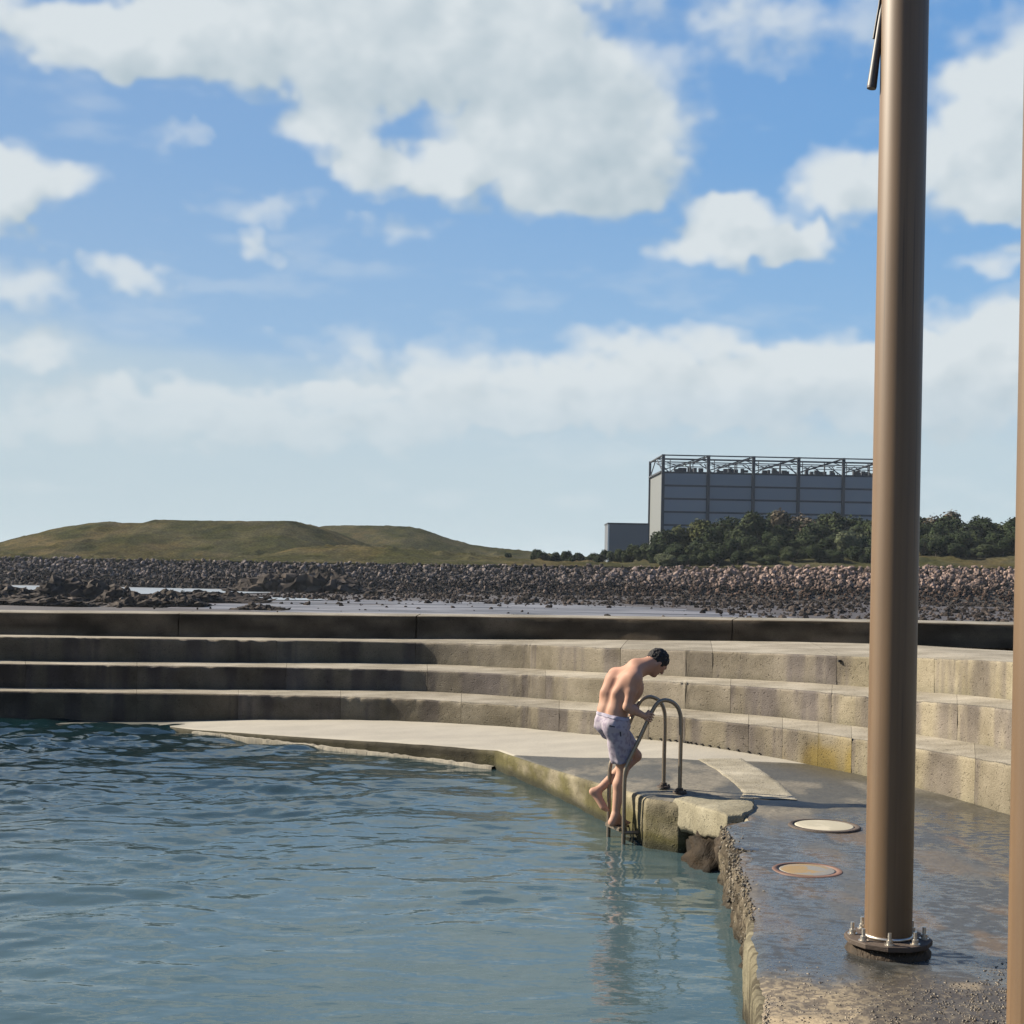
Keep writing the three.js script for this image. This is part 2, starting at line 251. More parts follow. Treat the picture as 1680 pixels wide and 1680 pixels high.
// ---------------------------------------------------------------- pool deck (sheet) and pool wall
// rows: edge x, z, height; riser side x, z, height
const E = [
  [-22, -20.2, -0.06], [-14, -21.1, -0.05], [-7.72, -21.27, -0.025], [-5.44, -21.3, 0.012], [-4.56, -20.37, 0.06], [-2.98, -19.31, 0.12], [-2.25, -18.83, 0.15], [-1.06, -18.02, 0.2], [-0.13, -17.32, 0.235],
  [0.45, -15.69, 0.27], [0.9, -14.15, 0.35], [1.2, -13.0, 0.43], [1.27, -12.62, 0.45], [1.52, -12.4, 0.45], [1.78, -12.42, 0.45], [2.02, -11.95, 0.455], [1.98, -11.5, 0.455], [1.76, -11.2, 0.46], [1.68, -10.38, 0.46], [1.9, -10.2, 0.455], [1.66, -10.12, 0.46], [1.5, -8.64, 0.46], [1.36, -7.54, 0.46], [1.3, -7.08, 0.46], [1.14, -6.32, 0.46], [0.8, -4, 0.46]];
const RT = [0, 1, 2, 3, 3.7, 4.6, 5.2, 6, 6.8, 8.6, 9.6, 10.6, 11.1, 11.5, 11.9, 12.2, 12.5, 12.8, 13.3, 14.1, 14.15, 14.2, 14.8, 15.1, 15.6, 16.9];
const EL = [0]; for (let i = 1; i < E.length; i++) EL.push(EL[i - 1] + Math.hypot(E[i][0] - E[i - 1][0], E[i][1] - E[i - 1][1]));
const joint = [[-0.01, -16.82], [2.12, -15.43], [2.86, -15.35]];
const deckH = (x, z) => (fbm2(x * 0.8, z * 0.8, 3, 61) - 0.5) * 0.02 + (fbm2(x * 4, z * 4, 3, 62) - 0.5) * 0.008 + smoothstep(z, -7.4, -6.4) * (fbm2(x * 7, z * 7, 4, 63) - 0.45) * 0.05;
const jz0 = (x) => (x < 2.12 ? lerp(-16.82, -15.43, (x + 0.01) / 2.13) : lerp(-15.43, -15.3, (x - 2.12) / 0.74));
function wetness(x, z) {   // share of standing or soaking water on the deck, and the kind of surface
  const n = fbm2(x * 0.55, z * 0.4, 4, 71), m = fbm2(x * 2.2, z * 1.1, 4, 72), jz = x < 2.12 ? lerp(-16.82, -15.43, (x + 0.01) / 2.13) : lerp(-15.43, -15.3, (x - 2.12) / 0.74), old = smoothstep(z - jz + (m - 0.5) * 0.06, -0.03, 0.03);
  const damp = old * clamp(smoothstep(m * 0.6 + n * 0.4, 0.37, 0.52) * 0.95 + 0.08, 0, 1), film = smoothstep(z + (n - 0.5) * 1.1 + (m - 0.5) * 0.5, -12.25, -11.7) * (1 - smoothstep(z + (m - 0.5) * 1.3 - smoothstep(x, 1.9, 2.5) * 0.15, -7.25, -6.85)) * clamp(0.55 + 0.9 * smoothstep(n * 0.5 + m * 0.5, 0.34, 0.54), 0, 1);
  const gravel = smoothstep(z + (m - 0.5) * 0.9, -7.3, -6.8);
  return { old, damp, film, gravel, n, m };
}
const DX = [-8, 6], DZ = [-22.5, -4], dtx = (u) => lerp(DX[0], DX[1], u), dtz = (v) => lerp(DZ[0], DZ[1], v);
const deckMap = tex(1600, (u, v) => {
  const x = dtx(u), z = dtz(v), w = wetness(x, z), s = n2(x * 90, z * 90, 73), s2 = n2(x * 32, z * 32, 74), big = fbm2(x * 1.3, z * 3.2, 4, 75);
  let c = [0.47, 0.43, 0.35].map((q) => q * (0.9 + 0.28 * (big - 0.5) + 0.12 * (s - 0.5)));
  const dryOld = [0.31, 0.27, 0.2].map((q) => q * (0.8 + 0.9 * (w.m - 0.5) + 0.5 * (s - 0.5) + 0.3 * (s2 - 0.5)));
  c = c.map((q, i) => lerp(q, dryOld[i], w.old)); const sunk = smoothstep(x + (w.m - 0.5) * 0.6, -4.7, -5.6); c = c.map((q, i) => lerp(q, [0.06, 0.062, 0.045][i], sunk));
  const seam = smoothstep(Math.abs(z - jz0(x)), 0.035, 0.01) * 0.45; c = c.map((q) => q * (1 - seam)); const speck = 0.7 + 0.7 * smoothstep(s, 0.35, 0.9) + 0.2 * (s2 - 0.5);
  c = c.map((q, i) => lerp(q, [0.078, 0.07, 0.045][i] * speck, w.damp * 0.92));
  const brown = smoothstep(fbm2(x * 2.6 + 7, z * 1.2, 4, 79), 0.5, 0.62); c = c.map((q, i) => lerp(q, lerp([0.06, 0.061, 0.057][i], [0.12, 0.083, 0.045][i], brown) * (0.55 + 0.9 * w.m) * (0.7 + 0.6 * s), w.film));
  const peb = [[0.34, 0.27, 0.17], [0.16, 0.125, 0.085]][n2(x * 45, z * 45, 76) > 0.52 + 0.25 * (w.n - 0.5) + 0.3 * smoothstep(x, 1.6, 2.4) ? 0 : 1], sand = smoothstep(fbm2(x * 3, z * 3, 3, 77) - smoothstep(x, 1.4, 1.9) * 0.35, 0.4, 0.55);
  c = c.map((q, i) => lerp(q, lerp(peb[i] * lerp(1, 0.5, smoothstep(x + (w.m - 0.5) * 0.5, 1.55, 1.85)), [0.46, 0.36, 0.22][i], sand) * (0.7 + 0.6 * s), w.gravel));
  return c.map((q) => Math.pow(Math.max(q, 0), 1 / 2.2));
}, true, 1, 2048);
const deckRough = tex(800, (u, v) => {
  const x = dtx(u), z = dtz(v), w = wetness(x, z), s2 = n2(x * 22, z * 34, 78);
  return g3(clamp(lerp(lerp(0.92, 0.5, w.damp), 0.08 + 0.42 * smoothstep(s2 * 0.4 + w.m * 0.6, 0.46, 0.64), w.film), 0.05, 1) + 0.15 * w.gravel * (1 - smoothstep(x, 1.6, 2)));
}, false, 1, 1024);
for (const t of [deckMap, deckRough]) t.wrapS = t.wrapT = THREE.ClampToEdgeWrapping;
{
  const NU = 760, NV = 70;
  const geo = gridGeometry(NU, NV, (i, j) => {
    const t = (i / NU) * (E.length - 1), e = lerpPath(E, t), rt = lerpPath(RT.map((q) => [q]), t)[0], r = riser(0, rt), f = j / NV, near = t > 16.5;
    const hx = e[0] + (near ? (fbm2(e[1] * 3, 1, 3, 81) - 0.5) * 0.09 * (1 - f) : 0), x = lerp(hx, r[0] + 0.06, f), z = lerp(e[1], r[1] - 0.03, f);
    return { p: [x, lerp(e[2], r[2], f) + deckH(x, z) * (t < 4 ? 0.3 : 1) - (j === 0 ? 0.012 : 0), z], uv: [(x - DX[0]) / (DX[1] - DX[0]), (z - DZ[0]) / (DZ[1] - DZ[0])] };
  });
  const bump = grainBump.clone(); bump.repeat.set((DX[1] - DX[0]) / 2, (DZ[1] - DZ[0]) / 2); bump.needsUpdate = true;
  const m = new THREE.MeshStandardMaterial({ color: rgb(0.54, 0.54, 0.54), map: deckMap, roughnessMap: deckRough, roughness: 1, bumpMap: bump, bumpScale: 0.004 });
  tag(mesh('pool_deck', geo, m), 'concrete deck around the pool, pale at the back and wet near the lamp post', null, null, 'structure');
  // the wall from the deck's edge down into the water
  const rows = [[-0.02, 0], [0.012, -0.015], [0.03, -0.04]]; for (let q = 1; q < 22; q++) rows.push([0.032, -0.04 - q * 0.026]); rows.push([0.03, -0.8], [0.03, -1.4]);
  const NW = 1500, split = 0.42, wall = gridGeometry(NW, rows.length - 1, (i, j) => {
    const fr = i / NW, t = fr < split ? fr / split * 16.2 : lerp(16.2, E.length - 1.6, (fr - split) / (1 - split)), e = lerpPath(E, t), a = lerpPath(E, Math.max(t - 0.15, 0)), b = lerpPath(E, Math.min(t + 0.15, E.length - 1));
    let tx = b[0] - a[0], tz = b[1] - a[1]; const l = Math.hypot(tx, tz); tx /= l; tz /= l;   // the water lies to the right of the walk: outward normal (-tz, tx) turned to face it
    let nx = -tz, nz = tx; const near = smoothstep(t, 16.6, 17.1), hx = e[0] + (t > 16.5 ? (fbm2(e[1] * 3, 1, 3, 81) - 0.5) * 0.09 : 0);
    const [d, dy] = rows[j], s = lerpPath(EL.map((q) => [q]), t)[0], rugged = near * smoothstep(e[1], -7.9, -8.9), amp = lerp(0.02, 0.12, rugged), r = (fbm3(hx * 4, dy * 4, e[1] * 4, 4, 82) - 0.5) * amp * (j > 0 ? 1 : 0.3) + (n3(hx * 19, dy * 19, e[1] * 19, 83) - 0.5) * lerp(0.006, 0.045, rugged) + lerp(0.08 * near, 1, rugged) * (fbm3(hx * 38, dy * 38, e[1] * 38, 2, 88) - 0.5) * 0.035 * near;
    const under = 0;
    const y = j < 2 ? e[2] + dy : Math.max(e[2] + dy, -1.4);
    const q = d + r - under, pn = fbm3(hx * 2.2, y * 5, e[1] * 2.2, 4, 84), fine = n3(hx * 13, y * 11, e[1] * 13, 85);
    const algae = smoothstep(y, 0.4, 0.2) * smoothstep(pn, 0.3, 0.52), weed = smoothstep(y, 0.13, 0.02), left = 1 - smoothstep(t, 7.6, 8.1);
    let c = [0.42, 0.375, 0.27];
    c = c.map((v, k) => lerp(v, [0.185, 0.168, 0.06][k], algae * 0.95)); c = c.map((v, k) => lerp(v, [0.07, 0.07, 0.04][k], weed));
    c = c.map((v, k) => lerp(v, [0.085, 0.074, 0.048][k] * (0.5 + 1.0 * pn), left * (1 - weed * 0.5)));
    c = c.map((v, k) => lerp(v, lerp([0.13, 0.105, 0.075][k], [0.33, 0.28, 0.21][k], smoothstep(pn * 0.5 + 0.5 * n3(hx * 34, y * lerp(4, 34, rugged), e[1] * 34, 89), 0.42, 0.66)) * lerp(1, 0.4, weed) * (k === 1 ? 1 + 0.07 * (1 - rugged) : 1), near));
    return { p: [hx + nx * q, y + (j === 0 ? deckH(e[0], e[1]) * (t < 4 ? 0.3 : 1) - 0.008 : 0), e[1] + nz * q], uv: [s, y], c: c.map((v) => v * (0.75 + 0.5 * fine)) };
  });
  tag(mesh('pool_wall', wall, M.concrete), 'algae stained concrete side of the pool below the deck edge', null, null, 'structure');
  // pale narrow kerb just above the waterline of the sloping far edge
  const led = gridGeometry(220, 3, (i, j) => { const t = lerp(4.02, 7.98, i / 220), e = lerpPath(E, t), d = [0.03, 0.045, 0.1, 0.11][j] + (fbm2(e[0] * 7, j, 3, 86) - 0.5) * 0.035, y = [0.035, 0.04, 0.034, -0.06][j] + (n2(e[0] * 16, 2, 87) - 0.5) * 0.018; return { p: [e[0] - 0.62 * d, y, e[1] + 0.78 * d], uv: [e[0], d], c: [0.58, 0.54, 0.45] }; });
  tag(mesh('waterline_kerb', led, M.concrete), 'narrow pale kerb at the waterline along the far sloping edge of the deck', 'kerb');
}

// ---------------------------------------------------------------- pool water: a rippled sheet
{
  const waves = []; seedState = 99;
  for (let i = 0; i < 46; i++) { const L = 0.16 * Math.pow(9, rnd()), th = rr(-0.9, 0.9) + (i % 3 ? 1.35 : 1.9); waves.push([Math.cos(th) * 2 * Math.PI / L, Math.sin(th) * 2 * Math.PI / L, rr(0, 6.28), 0.0042 * Math.pow(L, 1.05) * (L < 0.36 ? 1.45 : 1)]); }
  const zs = []; for (let z = -3.2; z > -22.5;) { zs.push(z); z -= 0.013 + 0.0042 * Math.max(0, -z - 4); }
  const NU = 700, geo = gridGeometry(NU, zs.length - 1, (i, j) => {
    const z = zs[j], half = -z * 0.42 + 2, x = lerp(-half, Math.min(half, 1.95), i / NU), gust = 0.45 + 1.1 * smoothstep(fbm2(x * 0.23, z * 0.35, 3, 92), 0.32, 0.68), far = smoothstep(-z, 8, 15);
    let y = 0; const qx = x + (n2(x * 0.7, z * 0.7, 93) - 0.5) * 0.5, qz = z + (n2(x * 0.7 + 9, z * 0.7, 94) - 0.5) * 0.5;
    for (const [a, b, p, k] of waves) y += k * Math.sin(a * qx + b * qz + p);
    const deep = clamp(smoothstep(-z, 9, 19) * 0.75 + smoothstep(-x, 0.5, 7) * 0.35 * smoothstep(-z, 7, 14), 0, 1); return { p: [x, y * gust * lerp(0.36, 1.0, far), z], uv: [x, z], c: [lerp(0.04, 0.004, deep), lerp(0.066, 0.013, deep), lerp(0.073, 0.015, deep)] };
  });
  const m = new THREE.MeshPhysicalMaterial({ vertexColors: true, roughness: 0.05, ior: 1.33, specularIntensity: 1, bumpMap: tex(1024, (u, v) => g3(0.5 + 0.9 * (fbm2(u * 8 + 0.15 * Math.sin(v * 12.57), v * 14, 4, 95, 0) * 0 + fbm2(u * 10, v * 20, 4, 96, 10) - 0.5)), false, 0.5), bumpScale: 0.0055 });
  tag(mesh('pool_water', geo, m), 'rippled teal water of the tidal swimming pool', null, null, 'structure');
}

// ---------------------------------------------------------------- broken slab and the rock under it at the pool's corner, pale strip, covers
function lump(r, detail, seed, amp, sx = 1, sy = 1, sz = 1, freq = 1) {   // a rock: a ball pushed about by noise, flattened facets
  const g = mergeVertices(new THREE.IcosahedronGeometry(1, detail).deleteAttribute('uv').deleteAttribute('normal')), p = g.attributes.position, v = V(0, 0, 0);
  for (let i = 0; i < p.count; i++) { v.fromBufferAttribute(p, i); const k = 1 + (fbm3(v.x * 1.3 * freq + seed, v.y * 1.3 * freq, v.z * 1.3 * freq, 3, seed) - 0.5) * amp; v.multiplyScalar(k * r); p.setXYZ(i, v.x * sx, v.y * sy, v.z * sz); }
  const u = new Float32Array(p.count * 2); for (let i = 0; i < p.count; i++) { u[i * 2] = p.getX(i) + p.getZ(i) * 0.5; u[i * 2 + 1] = p.getY(i) + p.getZ(i) * 0.3; }
  g.setAttribute('uv', new THREE.BufferAttribute(u, 2)); g.computeVertexNormals(); return g;
}
function paint(g, f) { const p = g.attributes.position, c = new Float32Array(p.count * 3); for (let i = 0; i < p.count; i++) { const v = f(p.getX(i), p.getY(i), p.getZ(i)); c[i * 3] = v[0]; c[i * 3 + 1] = v[1]; c[i * 3 + 2] = v[2]; } g.setAttribute('color', new THREE.BufferAttribute(c, 3)); return g; }
function slab(pts, y0, y1, amp, seed) {   // an irregular cast slab: rings of its outline from the foot to a worn top
  const n = 140, out = [], L = pts.length; for (let i = 0; i < n; i++) out.push(lerpPath([...pts, pts[0]], (i / n) * L));
  const cx = pts.reduce((a, p) => a + p[0], 0) / L, cz = pts.reduce((a, p) => a + p[1], 0) / L, rings = [[0.2, 0], [0.93, 0], [1, 0.2], [1, 0.5], [1, 0.8], [0.985, 0.93], [0.95, 1], [0.6, 1], [0.2, 1], [0.001, 1]];
  return gridGeometry(n, rings.length - 1, (i, j) => { const [px, pz] = out[i % n], [k, h] = rings[j], x = cx + (px - cx) * k, z = cz + (pz - cz) * k, r = (fbm3(x * 6, h * 2, z * 6, 4, seed) - 0.5) * amp, y = lerp(y0, y1, h); return { p: [x + (px - cx) * r, y + (fbm2(x * 6, z * 6, 3, seed) - 0.5) * amp * (h > 0.9 ? 0.25 : 1), z + (pz - cz) * r], uv: [x + z, y + z * 0.4], c: [0.5, 0.46, 0.34].map((v) => v * (0.8 + 0.4 * fbm3(x * 9, y * 9, z * 9, 3, seed + 3))) }; });
}
mesh('concrete_slab', slab([[1.46, -12.46], [1.56, -12.25], [1.68, -11.98], [1.82, -11.62], [1.96, -11.66], [2.1, -11.95], [2.2, -12.5], [1.8, -12.6]], 0.215, 0.474, 0.1, 101), M.concrete);
tag(scene.children.at(-1), 'pale broken concrete slab at the pool corner, jutting over a dark rock', 'slab');
{
  const g = paint(lump(0.38, 5, 11, 0.85, 0.75, 0.85, 1.15, 3.4), (x, y, z) => { const k = fbm3(x * 14, y * 14, z * 14, 3, 4); return [0.004 + 0.045 * k * k, 0.0028 + 0.03 * k * k, 0.0016 + 0.017 * k * k]; });
  const m = mesh('rock', g, new THREE.MeshPhysicalMaterial({ vertexColors: true, roughness: 0.8, specularIntensity: 0.3, bumpMap: grainBump, bumpScale: 0.02 })); m.position.set(1.8, -0.03, -12.02);
  tag(m, 'dark brown wet rock under the broken slab, its foot in the water', 'rock');
  const m2 = mesh('rock', paint(lump(0.2, 4, 23, 1.2, 0.8, 1, 1.1, 2), (x, y, z) => { const k = fbm3(x * 16, y * 16, z * 16, 3, 4); return [0.015 + 0.07 * k * k, 0.011 + 0.052 * k * k, 0.008 + 0.034 * k * k]; }), m.material); m2.position.set(1.86, 0.2, -11.38);
  tag(m2, 'small rough brown rock wedged in the crack beside the broken slab', 'rock');
}
{
  const A = [[2.1, -15.52], [2.17, -14.6], [2.2, -13.6], [2.19, -13.05], [2.1, -12.66]], B = [[2.58, -15.53], [2.63, -14.6], [2.65, -13.7], [2.62, -13.0], [2.6, -12.62]], deck = scene.getObjectByName('pool_deck'), rc = new THREE.Raycaster();
  const yAt = (x, z) => { rc.set(V(x, 2, z), V(0, -1, 0)); return rc.intersectObject(deck, false)[0]?.point.y ?? 0.44; };
  const g = gridGeometry(12, 44, (i, j) => { const t = j / 44 * 4, a = lerpPath(A, t), b = lerpPath(B, t), edge = i === 0 || i === 12, f = clamp((i - 1) / 10, 0, 1), x = lerp(a[0], b[0], f) + (edge ? (i ? 0.004 : -0.004) : 0) + (n2(j * 0.6, i * 0.1, 7) - 0.5) * 0.012, z = lerp(a[1], b[1], f); return { p: [x, yAt(x, z) + (edge ? -0.01 : 0.007), z], uv: [x, z], c: [0.66, 0.61, 0.49].map((v) => v * (0.84 + 0.32 * fbm2(x * 3, z * 3, 4, 7))) }; });
  const m = mesh('concrete_strip', g, M.concrete);
  tag(m, 'long pale strip of smooth concrete let into the dark wet deck behind the ladder', 'concrete strip');
}
function cover(label, x, z, r, iron) {
  const g = thing('manhole_cover', label, 'manhole cover', V(x, 0.455, z));
  const rim = new THREE.LatheGeometry([[r - 0.03, -0.03], [r - 0.028, 0.011], [r + 0.006, 0.012], [r + 0.018, 0.003], [r + 0.02, -0.03]].map((p) => new THREE.Vector2(...p)), 64), lid = new THREE.LatheGeometry([[0.001, 0.012], [r * 0.5, 0.013], [r - 0.045, 0.011], [r - 0.034, 0.006], [r - 0.034, -0.03]].map((p) => new THREE.Vector2(...p)), 64);
  mesh('rim', rim, iron ? M.rustRim : M.rust, g);
  mesh('lid', lid, iron ? M.ironLid : M.paleLid, g);
  return g;
}
const blotch = (a, b, s) => tex(256, (u, v) => { const k = smoothstep(fbm2(u * 5, v * 5, 4, s), 0.4, 0.6); return [0, 1, 2].map((i) => Math.pow(lerp(a[i], b[i], k), 1 / 2.2)); }, true, 1);
M.rustRim = std(rgb(0.1, 0.05, 0.032), 0.7); M.paleLid = std(rgb(1, 1, 1), 0.8, { map: blotch([0.27, 0.245, 0.18], [0.33, 0.3, 0.225], 3) }); M.ironLid = std(rgb(1, 1, 1), 0.55, { map: blotch([0.2, 0.13, 0.045], [0.15, 0.14, 0.12], 9) });
cover('plain pale round cover set in the deck, the farther of two', 2.555, -11.3, 0.27, false);
cover('rust-ringed yellowish round cover in the wet deck, the nearer of two', 2.06, -9.6, 0.225, true);

// ---------------------------------------------------------------- lamp posts
function lampPost() {
  const g = thing('lamp_post', 'tall bronze coloured round lamp post bolted to the wet deck, wholly in view', 'lamp post');
  const H = 11, R = 0.126;
  mesh('pole', new THREE.CylinderGeometry(R * 0.985, R, H, 64, 8).translate(0, H / 2 + 0.06, 0), M.pole, g);
  mesh('weld_collar', new THREE.TorusGeometry(R + 0.001, 0.009, 10, 64).rotateX(Math.PI / 2).translate(0, 0.115, 0), M.bolt, g);
  const pl = new THREE.Shape(); for (let i = 0; i < 12; i++) { const a = (i + 0.5) / 12 * 2 * Math.PI; pl[i ? 'lineTo' : 'moveTo'](Math.cos(a) * 0.226, Math.sin(a) * 0.226); }
  mesh('base_plate', new THREE.ExtrudeGeometry(pl, { depth: 0.02, bevelEnabled: true, bevelSize: 0.006, bevelThickness: 0.005, bevelSegments: 2 }).rotateX(-Math.PI / 2).translate(0, 0.08, 0), M.rust, g);
  const grout = lump(0.234, 4, 5, 0.12, 1, 0.5, 1, 2.5); { const p = grout.attributes.position; for (let i = 0; i < p.count; i++) p.setY(i, clamp(p.getY(i), -0.04, 0.076)); grout.computeVertexNormals(); }
  mesh('grout_pad', paint(grout, (x, y, z) => { const k = fbm3(x * 20, y * 20, z * 20, 3, 8); return [0.006 + 0.05 * k, 0.0045 + 0.036 * k, 0.003 + 0.024 * k]; }), new THREE.MeshPhysicalMaterial({ vertexColors: true, roughness: 0.75, specularIntensity: 0.3, bumpMap: grainBump, bumpScale: 0.015 }), g);
  for (let i = 0; i < 8; i++) {
    const a = (i + 0.28) / 8 * 2 * Math.PI, b = mesh('anchor_bolt', mergeGeometries([new THREE.CylinderGeometry(0.01, 0.01, 0.066, 12).translate(0, 0.033, 0), new THREE.CylinderGeometry(0.018, 0.018, 0.02, 6).translate(0, 0.018, 0), new THREE.CylinderGeometry(0.027, 0.027, 0.006, 16).translate(0, 0.004, 0)]), M.bolt, g);
    b.position.set(Math.cos(a) * 0.188, 0.103, Math.sin(a) * 0.188);
  }
  return g;
}
const post = lampPost(); post.position.set(2.075, 0.43, -7.6);
{   // the strut and cable hanging by the pole's left side, seen at the top of the picture
  const a = V(-0.165, 4.72, -0.03), b = V(-0.10, 5.28, -0.02);
  const st = mesh('strut', mergeGeometries([rod(a, b, 0.027, 0.012, 16), rod(a.clone().add(V(-0.002, -0.012, 0)), a, 0.025, 0.027, 16)]), std(rgb(0.035, 0.03, 0.03), 0.5), post);
  mesh('cable', new THREE.TubeGeometry(new THREE.CatmullRomCurve3([V(-0.16, 4.98, -0.03), V(-0.148, 5.06, -0.03), V(-0.13, 5.2, -0.02), V(-0.125, 5.5, -0.02), V(-0.128, 6.4, -0.01)]), 24, 0.007, 8), std(rgb(0.02, 0.02, 0.025), 0.5), post);
  const far = post.clone(); far.name = numbered('lamp_post'); scene.add(far);
  far.children = far.children.filter((c) => c.name !== 'strut' && c.name !== 'cable');
  far.position.set(2.105, 0.452, -5.5); far.rotation.y = 0.3; far.userData = { label: 'bronze coloured lamp post of which only a lit edge shows at the frame side', category: 'lamp post' };
}

// ---------------------------------------------------------------- pool ladder
const LB = V(1.58, 0.45, -12.89), LN = V(0.965, 0, -0.263), LS = V(-0.115, 0, -0.31);   // foot of the near rail on the deck, the way in from the water, near rail to far rail
const rail = (k, s, h) => LB.clone().addScaledVector(LS, k).addScaledVector(LN, s).add(V(0, h, 0));
{
  const g = thing('pool_ladder', 'worn stainless steel ladder with two arched handrails at the pool edge', 'pool ladder');
  const pts = [[0, 0], [0, 0.3], [0, 0.62], [-0.008, 0.72], [-0.045, 0.8], [-0.11, 0.845], [-0.18, 0.853], [-0.235, 0.825], [-0.275, 0.77], [-0.4, 0.51], [-0.51, 0.285], [-0.533, 0.22], [-0.54, 0.13], [-0.54, -0.3], [-0.54, -1.5]];
  for (const k of [0, 1]) {
    mesh('handrail', new THREE.TubeGeometry(new THREE.CatmullRomCurve3(pts.map(([s, h]) => rail(k, s, h)), false, 'centripetal'), 150, 0.0188, 14), M.steel, g);
    const f = rail(k, 0, 0); mesh('flange', mergeGeometries([new THREE.CylinderGeometry(0.062, 0.066, 0.016, 28).translate(0, 0.008, 0), new THREE.CylinderGeometry(0.03, 0.034, 0.03, 20).translate(0, 0.03, 0), ...[0, 1, 2].map((i) => new THREE.CylinderGeometry(0.011, 0.011, 0.02, 6).translate(0.048 * Math.cos(i * 2.1), 0.02, 0.048 * Math.sin(i * 2.1)))]).translate(f.x, f.y, f.z), M.rust, g);
  }
  for (const h of [-0.325, -0.6, -0.875]) { const a = rail(0, -0.54, h), b = rail(1, -0.54, h), c = a.clone().add(b).multiplyScalar(0.5); const w = a.distanceTo(b), t = mesh('rung', mergeGeometries([box(w - 0.03, 0.026, 0.085), box(w - 0.03, 0.012, 0.07, 0, 0.016, 0)].map((q) => q.toNonIndexed())), M.steel, g); t.position.copy(c); t.rotation.y = Math.atan2(-(b.z - a.z), b.x - a.x); }
  for (const k of [0, 1]) mesh('wall_bracket', rod(rail(k, -0.54, -0.35), rail(k, -0.28, -0.35), 0.016), M.steel, g);
}

// ---------------------------------------------------------------- the bather: one skin surface, meshed from tapered limbs joined smoothly
const smin = (a, b, k) => { const h = Math.max(k - Math.abs(a - b), 0) / k; return Math.min(a, b) - h * h * k * 0.25; };
function limb(a, b, ra, rb) { const ab = b.clone().sub(a), l2 = ab.lengthSq(); return (x, y, z) => { const t = clamp(((x - a.x) * ab.x + (y - a.y) * ab.y + (z - a.z) * ab.z) / l2, 0, 1), dx = x - a.x - ab.x * t, dy = y - a.y - ab.y * t, dz = z - a.z - ab.z * t; return Math.sqrt(dx * dx + dy * dy + dz * dz) - (ra + (rb - ra) * t); }; }
function ball(c, X, Y, Z, rx, ry, rz) { const r = Math.min(rx, ry, rz); return (x, y, z) => { const dx = x - c.x, dy = y - c.y, dz = z - c.z, a = (dx * X.x + dy * X.y + dz * X.z) / rx, b = (dx * Y.x + dy * Y.y + dz * Y.z) / ry, d = (dx * Z.x + dy * Z.y + dz * Z.z) / rz, q = Math.sqrt(a * a + b * b + d * d); return q < 1e-6 ? -r : (q - 1) * Math.min(r * 1.6, q * r / Math.max(1e-6, Math.sqrt(a * a / rx / rx + b * b / ry / ry + d * d / rz / rz) * r)); }; }
